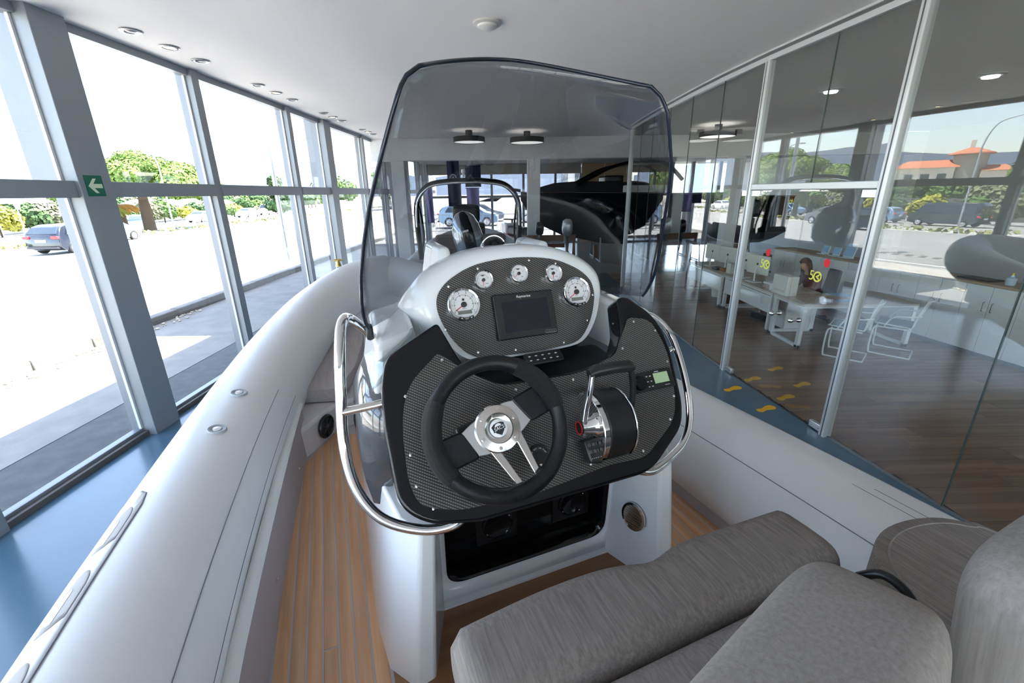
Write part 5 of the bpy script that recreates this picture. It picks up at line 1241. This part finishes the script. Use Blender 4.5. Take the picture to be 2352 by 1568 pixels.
vchair(5.30, 5.78, radians(44), 'white visitor chair in front of the near desk, right of the door post')
def swivel(x, y, rz, lb):
    o = empty('office_chair', (x, y, 0), rz=rz, label=lb, cat='chair', group='black swivel chairs')
    MB().prism(rrect(-.21, .21, -.2, .22, .08), .38, .44).build('seat', blackpl, o, bevel=.02, smooth=50)
    def back(a, b): s = 2 * a - 1; return (.20 * s * (1 - .15 * b), -.2 + .04 * s * s - .05 * b, .46 + .42 * b)
    MB().grid(back, 10, 10).build('backrest', mat('mesh_black', (.02, .022, .028), .6), o, smooth=180, solid=.03)
    MB().tube([(0, 0, .06), (0, 0, .38)], .025, 10).build('column', steel, o); MB().tube([(0, -.1, .38), (0, -.23, .42), (0, -.22, .6)], .018, 8).build('back_arm', blackpl, o)
    for k in range(5):
        a = 2 * pi * k / 5; MB().tube([(0, 0, .08), (.26 * cos(a), .26 * sin(a), .055)], .016, 8).build('base_arm', blackpl, o); MB().sphere((.26 * cos(a), .26 * sin(a), .028), .028, 10, 6).build('castor', blackpl, o, smooth=180)
    return o
swivel(5.30, 7.42, radians(82), 'black mesh office chair behind the woman'); swivel(5.28, 9.45, radians(85), 'black mesh office chair of the person at the far desk')
# ---- people
skinm = mat('skin', (.52, .30, .21), .5)
def skin_mesh(name, pts, edges, m, parent, root=0, sub=2, rad=None):
    me = bpy.data.meshes.new(name); me.from_pydata([p[:3] for p in pts], edges, []); o = link(name, me, m, parent)
    q = o.modifiers.new('skin', 'SKIN'); q.use_smooth_shade = True
    for i, p in enumerate(pts):
        r = p[3]; r = r if isinstance(r, tuple) else (r, r); me.skin_vertices[0].data[i].radius = r; me.skin_vertices[0].data[i].use_root = (i == root)
    s = o.modifiers.new('sub', 'SUBSURF'); s.levels = sub; s.render_levels = sub; me.materials.clear(); me.materials.append(m); return o
def person(x, y, rz, lb, blouse, hairc, bow, long_hair):
    o = empty('person', (x, y, 0), rz=rz, label=lb, cat='person'); o.scale = (K, K, K)
    # joints (facing +y, seated); bow = how far the head drops forward
    pel = (0, 0, .50, (.15, .12)); ab = (0, .03, .66, (.13, .10)); ch = (0, .09 + bow * .3, .84, (.15, .105)); nk = (0, .15 + bow * .55, .99, .052); nk2 = (0, .17 + bow * .7, 1.04, .048); hd = (0, .21 + bow, 1.10, (.07, .082)); cr = (0, .22 + bow, 1.18, (.072, .085))
    pts = [pel, ab, ch, nk, nk2, hd, cr]; ed = [(0, 1), (1, 2), (2, 3), (3, 4), (4, 5), (5, 6)]
    for s in (-1, 1):
        b = len(pts); pts += [(s * .17, .09 + bow * .3, .91, .058), (s * .22, .16, .72, .045), (s * .17, .36, .69, .036), (s * .13, .46, .695, .024), (s * .125, .51, .695, (.036, .016))]
        ed += [(2, b), (b, b + 1), (b + 1, b + 2), (b + 2, b + 3), (b + 3, b + 4)]
        for k, (dx, dy) in enumerate(((-.03, .055), (-.012, .068), (.008, .066), (.026, .055))):
            c = len(pts); pts += [(s * .125 + dx, .53 + dy * .4, .697, .010), (s * .125 + dx * 1.15, .53 + dy * .8, .690, .009), (s * .125 + dx * 1.2, .53 + dy * 1.15, .680, .008)]; ed += [(b + 4, c), (c, c + 1), (c + 1, c + 2)]
        c = len(pts); pts += [(s * .085, .52, .692, .011), (s * .072, .55, .688, .009)]; ed += [(b + 3, c), (c, c + 1)]
        c = len(pts); pts += [(s * .09, .05, .50, .085), (s * .11, .42, .50, .062), (s * .11, .44, .28, .05), (s * .11, .42, .09, .038), (s * .11, .52, .045, (.042, .028))]
        ed += [(0, c), (c, c + 1), (c + 1, c + 2), (c + 2, c + 3), (c + 3, c + 4)]
    body = skin_mesh('body', pts, ed, skinm, o)
    # blouse
    pts = [(0, 0, .47, (.165, .135)), (0, .03, .66, (.148, .118)), (0, .09 + bow * .3, .85, (.165, .12)), (0, .14 + bow * .5, .955, .075)]; ed = [(0, 1), (1, 2), (2, 3)]
    for s in (-1, 1):
        b = len(pts); pts += [(s * .175, .09 + bow * .3, .91, .068), (s * .225, .16, .72, .056), (s * .175, .35, .69, .047)]; ed += [(2, b), (b, b + 1), (b + 1, b + 2)]
    skin_mesh('blouse', pts, ed, blouse, o)
    pts = [(0, 0, .49, (.16, .13))]; ed = []
    for s in (-1, 1):
        c = len(pts); pts += [(s * .09, .05, .50, .098), (s * .11, .42, .505, .074), (s * .11, .445, .28, .060), (s * .11, .42, .12, .05)]; ed += [(0, c), (c, c + 1), (c + 1, c + 2), (c + 2, c + 3)]
    skin_mesh('trousers', pts, ed, mat('trousers_dark', (.02, .02, .025), .8), o)
    hy = .21 + bow; tilt = RX(-bow * 2.2)
    Mh = T(0, hy, 1.13) @ tilt
    hm = MB()
    def cap(a, b):
        th_ = 2 * pi * a; ph = pi * .5 - b * pi * .62; fr = cos(th_ - pi / 2); r = .098 + .012 * sin(5 * th_) * b
        zz = .11 * sin(ph); rr = cos(ph); yy = .105 * rr * sin(th_); 
        if fr > .3 and b > .45: rr *= .96; zz = max(zz, .045)
        return (.092 * rr * cos(th_), yy - .012, zz + .02)
    hm.grid(cap, 24, 12)
    if long_hair:
        for k in range(26):
            a = pi * 1.08 + (pi * .84) * k / 25; L_ = .30 + .05 * sin(k * 2.1)
            hm.tube(cr_path([(.085 * cos(a), .095 * sin(a), .06), (.098 * cos(a), .11 * sin(a), -.04), (.10 * cos(a), .115 * sin(a) + .01, -.16), (.095 * cos(a), .10 * sin(a) + .02, -L_)], 3), [.02, .02, .02, .02, .019, .019, .018, .016, .012, .004][:10], 6)
    hm.build('hair', hairc, o, smooth=180, M=Mh)
    f = MB().prism([(-.011, 0), (.011, 0), (.004, .036), (-.004, .036)], 0, .022).build('nose', skinm, o, bevel=.004, M=Mh @ T(0, .078, -.035) @ RX(-pi / 2) @ RX(pi))
    for s in (-1, 1):
        MB().sphere((0, 0, 0), (.013, .007, .008), 10, 6).build('eye', mat('eye_white', (.8, .8, .78), .3), o, smooth=180, M=Mh @ T(s * .032, .079, .0)); MB().sphere((0, 0, 0), .006, 8, 6).build('iris', mat('iris_brown', (.05, .025, .015), .3), o, smooth=180, M=Mh @ T(s * .032, .084, .0))
        MB().sphere((0, 0, 0), (.008, .018, .028), 8, 6).build('ear', skinm, o, smooth=180, M=Mh @ T(s * .078, .0, -.02))
    MB().sphere((0, 0, 0), (.024, .006, .007), 10, 6).build('mouth', mat('lips', (.45, .12, .11), .4), o, smooth=180, M=Mh @ T(0, .078, -.062))
    return o
person(5.18, 7.36, radians(98), 'seated woman in a dark red top with long brown hair looking down', mat('blouse_red', (.16, .022, .020), .8), mat('hair_brown', (.075, .035, .018), .5), .10, True)
person(5.16, 9.45, radians(92), 'seated person with dark hair behind the far monitors', mat('blouse_rust', (.22, .09, .05), .8), mat('hair_dark', (.02, .014, .010), .5), .04, False)
# ---- low cabinets along the back
ca = Vector((6.47, 4.0)); cb = Vector((5.78, 9.7)); cd = (cb - ca); CL = cd.length; cang = atan2(cd.y, cd.x)
names = ['first', 'second', 'third', 'fourth', 'fifth', 'sixth', 'seventh', 'eighth', 'ninth', 'tenth']
nC = 9; cw = CL / nC
for k in range(nC):
    p = ca + cd * (k / nC)
    o = empty('cabinet', (p.x, p.y, 0), rz=cang, label=f'low white office cabinet, {names[k]} counted from the camera end', cat='cabinet', group='low office cabinets')
    MB().box(0, cw, -.42, -.018, .06, .95).build('body', ow, o); MB().box(.0, cw, -.40, -.03, 0, .06).build('plinth', frame_dark, o)
    for j in range(2):
        d_ = MB().box(j * cw / 2 + .003, (j + 1) * cw / 2 - .003, -.018, 0, .065, .945).build('door', ow, o, bevel=.003)
        xh = cw / 2 + (-.05 if j == 0 else .05); MB().tube([(xh, .0, .62), (xh, .022, .62), (xh, .022, .74), (xh, .0, .74)], .004, 6).build('handle', frame_dark, d_)
wt = MB().box(0, CL, -.44, .012, .95, .98).build('cabinet_top', mat('cabinet_top_wood', (.42, .30, .20), .4), bevel=.004, M=T(ca.x, ca.y, 0) @ RZ(cang)); wt.name = 'worktop'; tag(wt, 'long wooden worktop over the low white cabinets', 'worktop')
Mc = T(ca.x, ca.y, .98) @ RZ(cang)
for k, (t_, w_, h_, lb) in enumerate(((4.62, .16, .16, 'brochure holder, left of three on the cabinet top'), (4.35, .16, .16, 'brochure holder, middle of three on the cabinet top'), (4.08, .22, .26, 'tall brochure holder, right of three on the cabinet top'))):
    o = empty('brochure_holder', M=Mc @ T(t_, -.2, 0), label=lb, cat='holder', group='brochure holders')
    MB().box(-w_ / 2, w_ / 2, -.01, .01, 0, h_).build('back_plate', mat('acrylic_pale', (.6, .68, .72), .15), o, bevel=.002, M=RX(.25)); MB().box(-w_ / 2, w_ / 2, -.02, .09, 0, .012).build('foot', MATS['acrylic_pale'], o); MB().box(-w_ / 2 + .01, w_ / 2 - .01, .011, .018, .03, h_ - .01).build('brochure', bluep, o, M=RX(.25))
o = empty('sanitiser_bottle', M=Mc @ T(1.55, -.15, 0), label='small clear bottle on the near end of the cabinet top', cat='bottle'); MB().lathe([(.045, 0), (.05, .02), (.05, .09), (.02, .11), (.018, .13), (0, .13)], 18).build('bottle', mat('bottle_pale', (.45, .55, .62), .15), o, smooth=45); MB().lathe([(.012, .13), (.012, .16), (0, .16)], 12).build('pump', mat('pump_yellow', (.7, .5, .05), .5), o, smooth=45)
o = empty('document_tray', M=Mc @ T(1.95, -.22, 0), label='flat black tray on the cabinet top beside the bottle', cat='tray'); MB().box(-.2, .2, -.12, .12, 0, .02).build('tray', blackpl, o, bevel=.004)

# ================================================================ FAR END OF THE SHOWROOM
# ---- second inflatable boat with arch and outboard
b2 = empty('moored_boat', (-.82, 9.3, 0), rz=radians(4), label='grey inflatable boat with a black arch seen through the windshield', cat='boat')
grey_t = mat('tube_grey', (.42, .45, .48), .35)
for s in (-1, 1):
    P = cr_path([(s * .98, -1.9, .92), (s * .98, .2, .92), (s * .86, 1.2, .98), (s * .55, 2.1, 1.08), (s * .08, 2.55, 1.15)], 6)
    MB().tube([P[0] + Vector((0, -.35, .02)), P[0] + Vector((0, -.2, 0))] + P, [.05, .16] + [.22] * len(P), 24, up=(0, 0, 1)).build('tube', grey_t, b2, smooth=60)
MB().loft([[(-.85, v, .72), (-.8, v, .3), (0, v, kz), (.8, v, .3), (.85, v, .72)] for v, kz in ((-1.85, .05), (1.0, .03), (1.9, .2))]).build('hull', hullm, b2, smooth=40, fix=True)
for v in (-1.2, 1.0): MB().box(-.3, .3, v - .05, v + .05, 0, .2).build('support_block', MATS['block_wood'], b2)
MB().box(-.76, .76, -1.85, 1.9, .70, .73).build('deck', lin, b2)
brn = fabric('stern_seat_fabric', (.13, .11, .105), (.20, .175, .165), 'X', 30.)
MB().box(-.72, .72, -.9, -.3, .73, 1.02).build('stern_bench', white, b2, bevel=.02); MB().prism(rrect(-.72, .72, -.92, -.3, .08), 1.02, 1.14).build('stern_cushion', brn, b2, bevel=.03, smooth=50)
for s in (-1, 1): MB().box(s * .06, s * .70, -.38, -.24, 1.10, 1.42).build('stern_backrest', brn, b2, bevel=.05)
MB().prism(rrect(-.3, .3, .1, .6, .1), .73, 1.60).build('console', mat('boat_console_dark', (.03, .032, .035), .4), b2, bevel=.05, smooth=50); MB().prism(rrect(-.36, .20, .05, .5, .12), 1.60, 1.98).build('console_hood', blackpl, b2, bevel=.08, smooth=50)
archp = cr_path([(-.84, -1.55, 1.12), (-.86, -1.62, 1.7), (-.82, -1.66, 2.10), (-.62, -1.70, 2.32), (-.3, -1.71, 2.38), (0, -1.71, 2.39), (.3, -1.71, 2.38), (.62, -1.70, 2.32), (.82, -1.66, 2.10), (.86, -1.62, 1.7), (.84, -1.55, 1.12)], 6)
MB().tube(archp, .045, 12, ry=.06).build('arch', blackgl, b2, smooth=60)
MB().tube([p + Vector((0, -.05, -.03)) for p in archp[6:-6]], .018, 8).build('arch_rail', chrome, b2, smooth=60)
for s in (-1, 1): MB().tube(cr_path([(s * .86, -1.55, 1.15), (s * .80, -1.3, 1.5), (s * .82, -1.5, 2.0)], 5), .018, 8).build('arch_brace', blackgl, b2, smooth=60)
MB().lathe([(.02, 0), (.02, .06), (.035, .07), (.03, .12), (0, .125)], 12, T(-.05, -1.71, 2.44)).build('stern_light', whitepl, b2, smooth=45)
def outboard(parent, M, k, cowl, leg, band=None):
    o = empty('outboard_motor', parent=parent, M=M) if parent else empty('outboard_motor', M=M)
    sec = [(.10, .13, -.05, 0), (.17, .20, -.03, .06), (.20, .25, 0, .22), (.195, .25, .0, .40), (.165, .21, -.02, .54), (.10, .13, -.05, .60), (.03, .05, -.06, .615)]
    MB().loft([[(k * a * (abs(cos(t)) ** .7) * (1 if cos(t) > 0 else -1), k * (c + b * (abs(sin(t)) ** .7) * (1 if sin(t) > 0 else -1)), k * z) for t in [2 * pi * q / 24 for q in range(24)]] for a, b, c, z in sec]).build('cowl', cowl, o, smooth=60, fix=True)
    MB().loft([[(k * a * cos(t), k * (c + b * sin(t)), k * z) for t in [2 * pi * q / 16 for q in range(16)]] for a, b, c, z in ((.11, .15, -.04, .02), (.09, .13, -.03, -.12), (.06, .10, -.02, -.45), (.05, .11, -.02, -.62))]).build('leg_housing', leg, o, smooth=60, fix=True)
    MB().loft([[(k * r * cos(t), k * y, k * (-.70 + r * sin(t))) for t in [2 * pi * q / 14 for q in range(14)]] for r, y in ((.01, .22), (.05, .12), (.06, 0), (.055, -.14), (.04, -.2))]).build('gearcase', leg, o, smooth=60, fix=True)
    MB().prism([(-.02 * k, -.62 * k), (.10 * k, -.66 * k), (.06 * k, -.90 * k), (-.05 * k, -.80 * k)], -.008 * k, .008 * k).build('skeg', leg, o, M=Matrix(((0, 0, 1, 0), (1, 0, 0, 0), (0, 1, 0, 0), (0, 0, 0, 1))))
    for q in range(3):
        a = 2 * pi * q / 3; MB().prism(smooth_poly([(0, .02), (.06, .06), (.07, .13), (.0, .16), (-.04, .10)], 3), -.005, .005).build('propeller_blade', blackpl, o, M=T(0, -.19 * k, -.70 * k) @ RX(pi / 2) @ RZ(a) @ RY(.4) @ Matrix.Scale(k, 4))
    MB().box(-.10 * k, .10 * k, .10 * k, .24 * k, -.28 * k, -.02 * k).build('bracket', leg, o, bevel=.01)
    if band: MB().box(-.075 * k, .075 * k, -.262 * k, .262 * k, .10 * k, .57 * k).build('cowl_band', band, o, bevel=.03)
    return o
ob = empty('outboard', parent=b2, M=T(.06, -2.22, 1.25) @ RY(radians(-13)))
def ob_part(nm, mb, m, **kw): return mb.build(nm, m, ob, **kw)
k = 1.02
sec = [(.13, .17, -.02, -.02), (.21, .26, 0, .08), (.235, .30, .02, .28), (.215, .29, .03, .46), (.17, .24, .02, .60), (.09, .13, -.0, .68), (.02, .04, 0, .695)]
ob_part('cowl', MB().loft([[(a * (abs(cos(t)) ** .65) * (1 if cos(t) > 0 else -1), c + b * (abs(sin(t)) ** .65) * (1 if sin(t) > 0 else -1), z) for t in [2 * pi * q / 28 for q in range(28)]] for a, b, c, z in sec]), mat('cowl_silver_blue', (.45, .50, .56), .12, metal=.7, coat=.5), smooth=60, fix=True)
ob_part('cowl_band', MB().loft([[(a * .10 + a * .55 * (abs(cos(t)) ** .5) * (1 if cos(t) > 0 else -1), c + (b + .012) * (abs(sin(t)) ** .5) * (1 if sin(t) > 0 else -1), z + .006) for t in [2 * pi * q / 28 for q in range(28)]] for a, b, c, z in sec]), blackgl, smooth=60, fix=True)
ob_part('midsection', MB().loft([[(a * cos(t), c + b * sin(t), z) for t in [2 * pi * q / 18 for q in range(18)]] for a, b, c, z in ((.14, .19, -.02, -.02), (.12, .17, 0, -.2), (.08, .13, .02, -.55), (.06, .14, .02, -.85))]), mat('leg_silver', (.42, .42, .43), .2, metal=.8), smooth=60, fix=True)
ob_part('gearcase', MB().loft([[(r * cos(t), y, -.95 + r * sin(t)) for t in [2 * pi * q / 14 for q in range(14)]] for r, y in ((.01, .3), (.07, .16), (.085, 0), (.075, -.2), (.05, -.28))]), MATS['leg_silver'], smooth=60, fix=True)
for q in range(4):
    ob_part('propeller_blade', MB().prism(smooth_poly([(0, .03), (.08, .08), (.09, .17), (.0, .21), (-.05, .13)], 3), -.006, .006), steel, M=T(0, -.26, -.95) @ RX(pi / 2) @ RZ(pi * q / 2) @ RY(.4))
MB().box(-.045, .045, -.302, -.296, .40, .43).build('badge', whitepl, ob)
MB().box(-.16, .16, .15, .42, -.45, -.02).build('bracket', MATS['leg_silver'], ob, bevel=.02)

# ---- outboards on a wooden stand
sd = empty('motor_stand', (.92, 11.3, 0), label='wooden bench stand holding two small outboards', cat='stand'); wdm = streaky('stand_wood', (.22, .10, .05), (.34, .17, .09), rough=.5, axis='X', scale=8.)
MB().box(-.72, .72, -.03, .03, 1.02, 1.17).build('crossbar', wdm, sd, bevel=.006); MB().box(-.1, .45, -.02, .02, .86, .96).build('plate', mat('stand_red', (.22, .04, .02), .6), sd)
for s in (-1, 1):
    for q in (-1, 1): MB().tube([(s * .68, 0, 1.05), (s * .70, q * .3, 0)], .028, 8).build('leg', wdm, sd)
def top_outboard(x, y, z, k, cowl, leg, lb):
    o = outboard(None, T(x, y, z), k, cowl, leg); tag(o, lb, 'outboard motor', 'outboards on the stand')
top_outboard(.72, 11.13, 1.19, .52, blackgl, mat('leg_grey', (.2, .2, .2), .4), 'small black outboard on the wooden stand'); top_outboard(1.40, 11.10, 1.17, .66, mat('cowl_silver', (.50, .52, .53), .25, metal=.5), MATS['leg_silver'], 'larger silver outboard on the wooden stand')
# ---- black motor yacht in the hall
yb = empty('motor_yacht', (4.3, 15.2, 0), label='large black motor yacht standing in the far hall', cat='boat'); yk = mat('yacht_black', (.005, .006, .008), .30, spec=.08)
rings = []
for x, hb, kz, sz, cz in ((-3.95, .04, 1.95, 2.22, 2.1), (-3.5, .40, 1.25, 2.21, 1.85), (-2.6, .85, .82, 2.20, 1.5), (-1.2, 1.25, .52, 2.17, 1.15), (.6, 1.5, .42, 2.12, .98), (2.6, 1.55, .42, 2.05, .92), (4.2, 1.5, .48, 2.0, .95)):
    rings.append([(x, -hb, sz), (x, -hb * .97, sz - .12), (x, -hb * .9, cz), (x, -hb * .45, (cz + kz) / 2 - .04), (x, 0, kz), (x, hb * .45, (cz + kz) / 2 - .04), (x, hb * .9, cz), (x, hb * .97, sz - .12), (x, hb, sz)])
MB().loft(rings).build('hull', yk, yb, smooth=45, fix=True)
rings = [[(x, -w_, z0), (x, -w_ * .8, z1), (x, w_ * .8, z1), (x, w_, z0)] for x, w_, z0, z1 in ((-3.5, .25, 2.2, 2.30), (-2.9, .6, 2.19, 2.46), (-2.2, .8, 2.16, 2.50), (-1.2, 1.0, 2.13, 2.48), (-.2, 1.1, 2.1, 2.42), (.6, 1.1, 2.1, 2.25))]
MB().loft(rings).build('coachroof', mat('yacht_grey', (.035, .037, .042), .25, coat=.4), yb, smooth=40, fix=True)
for s in (-1, 1): MB().tube(cr_path([(-2.2, s * .75, 2.40), (-1.75, s * .85, 2.62), (-1.2, s * .9, 2.88), (-.5, s * .9, 3.02), (.4, s * .9, 2.98), (1.0, s * .9, 2.5)], 6), .10, 10, ry=.05).build('arch_leg', yk, yb, smooth=60)
MB().box(-.6, .3, -.9, .9, 2.97, 3.04).build('arch_top', yk, yb, bevel=.02); MB().prism(rrect(-1.3, -.7, -.6, .6, .15), 2.45, 2.66).build('helm_seat', blackpl, yb, bevel=.05, smooth=50)
MB().prism([(-.9, -1.22), (.4, -1.42), (.4, -1.05), (-.6, -.95)], 2.08, 2.36).build('white_coaming', white, yb, bevel=.03); MB().tube([(x, -hb - .01, sz - .02) for x, hb, kz, sz, cz in ((-3.9, .05, 1.95, 2.22, 2.1), (-3.5, .40, 1.25, 2.21, 1.85), (-2.6, .85, .82, 2.20, 1.5), (-1.2, 1.25, .52, 2.17, 1.15), (.6, 1.5, .42, 2.12, .98), (2.6, 1.55, .42, 2.05, .92), (4.2, 1.5, .48, 2.0, .95))], .012, 6).build('rub_rail', chrome, yb)
for x in (-1.4, .2, 1.8, 3.4):
    for s in (-1, 1): MB().tube([(x, s * .75, .78), (x, s * .95, 0)], .025, 8).build('cradle_leg', frame_grey, yb); 
    MB().tube([(x, -.95, .03), (x, .95, .03)], .025, 8).build('cradle_bar', frame_grey, yb); MB().box(x - .06, x + .06, -.12, .12, 0, .46).build('keel_block', MATS['block_wood'], yb)
MB().tube([(-3.95, 0, 2.24), (-4.15, 0, 2.28), (-4.2, 0, 2.12)], .05, 8).build('bow_roller', blackpl, yb, smooth=60)
# ---- banners and hanging cloths in the hall
navy = mat('banner_navy', (.016, .022, .075), .8); lilac = mat('cloth_lilac', (.30, .26, .52), .8); 
def banner(x, y, w_, z0, z1, m, lb, logo=False, cat='banner', wav=.03):
    o = empty('hanging_banner', (x, y, z0), label=lb, cat=cat, group='banners in the far hall')
    def fn(a, b): return ((a - .5) * w_, wav * sin(a * 9 + b * 2), (z1 - z0) * b)
    MB().grid(fn, 14, 10).build('cloth', m, o, smooth=180, solid=.006); MB().tube([(-w_ / 2 - .03, 0, z1 - z0), (w_ / 2 + .03, 0, z1 - z0)], .014, 8).build('rod', frame_grey, o)
    MB().tube([(0, 0, z1 - z0), (0, 0, 3.35 - z0)], .006, 6).build('cord', frame_dark, o)
    if logo: MB().lathe([(.085, 0), (.115, 0), (.115, .004), (.085, .004)], 24, T(0, -.045, (z1 - z0) * .62) @ RX(pi / 2)).build('logo_ring', whitepl, o); MB().prism([(-.05, -.04), (.05, -.04), (0, .06)], 0, .004, T(0, -.045, (z1 - z0) * .62) @ RX(pi / 2)).build('logo_mark', whitepl, o)
banner(-1.93, 16, .42, 1.75, 3.28, navy, 'tall navy banner with a white ring emblem', True); banner(-1.28, 16.3, .55, 2.4, 3.1, navy, 'short navy pennant beside the tall banner', cat='banner'); banner(-1.22, 15.2, .42, 1.5, 2.35, lilac, 'lilac cloth hanging below the navy pennant', wav=.05); banner(-2.55, 14.6, .22, 1.3, 2.4, lilac, 'narrow lilac cloth by the left column', wav=.04)
# watercraft behind the white column
o = empty('jet_ski', (.12, 14.0, 0), rz=radians(20), label='red and white jet ski beside the white column', cat='jet ski'); jr = mat('jet_red', (.6, .03, .015), .25, coat=.5)
MB().loft([[(-w_, v, .95), (-w_ * .9, v, .6), (0, v, kz), (w_ * .9, v, .6), (w_, v, .95)] for v, w_, kz in ((-1.1, .42, .45), (.0, .46, .40), (.8, .36, .5), (1.25, .06, .85))]).build('hull', jr, o, smooth=45, fix=True); MB().box(-.2, .2, -.9, .1, .95, 1.22).build('seat', blackpl, o, bevel=.06); MB().prism([(-.25, .1), (.25, .1), (.12, .9), (-.12, .9)], .95, 1.30).build('hood', white, o, bevel=.06)
MB().tube([(-.3, .1, 1.42), (0, .18, 1.40), (.3, .1, 1.42)], .02, 8).build('handlebar', blackpl, o); MB().tube([(0, .2, 1.2), (0, .18, 1.4)], .03, 8).build('steering_post', blackpl, o); MB().box(-.4, .4, -.8, .6, 0, .45).build('cradle', frame_grey, o)
# parked cars and fence outside the far front
def flatz(o): o.location.z = -.06; return o
flatz(car(-3.0, 33, 0, p_blue, 'blue car parked outside the far hall, nearest the lilac cloth', group='cars outside the far hall')); flatz(car(-2.6, 38, 0, p_grey, 'grey saloon parked behind the blue car outside the far hall', kind='sedan', group='cars outside the far hall')); flatz(car(2.6, 36, 0, p_white, 'white car parked outside the far hall', group='cars outside the far hall'))
fn_ = empty('metal_fence', (0, 27, -.06), label='grey bar fence outside the far hall', cat='fence')
for k in range(5): MB().box(-6.05 + 3.2 * k, -5.95 + 3.2 * k, -.03, .03, 0, 1.15).build('fence_post', frame_light, fn_)
for z in (.12, 1.05): MB().tube([(-6, 0, z), (7, 0, z)], .025, 6).build('fence_rail', frame_light, fn_)
fb = MB().tube([(0, 0, .1), (0, 0, 1.08)], .012, 6).mesh('fence_bar'); fb.materials.append(frame_light)
for k in range(66): link('fence_bar', fb, frame_light, fn_, M=T(-6 + .2 * k, 0, 0))
bl_ = empty('neighbour_building', (14, 60, -.06), label='white neighbouring building with a row of windows', cat='building'); MB().box(-7, 7, -4, 4, 0, 6).build('wall', stucco, bl_)
for k in range(6): MB().box(-6.2 + 2.1 * k, -4.9 + 2.1 * k, -4.06, -3.95, 2.6, 5).build('window', MATS['villa_window'], bl_)
for k in range(5): MB().box(-7.06, -6.95, -3.6 + 1.5 * k, -2.6 + 1.5 * k, 2.6, 5).build('window', MATS['villa_window'], bl_)
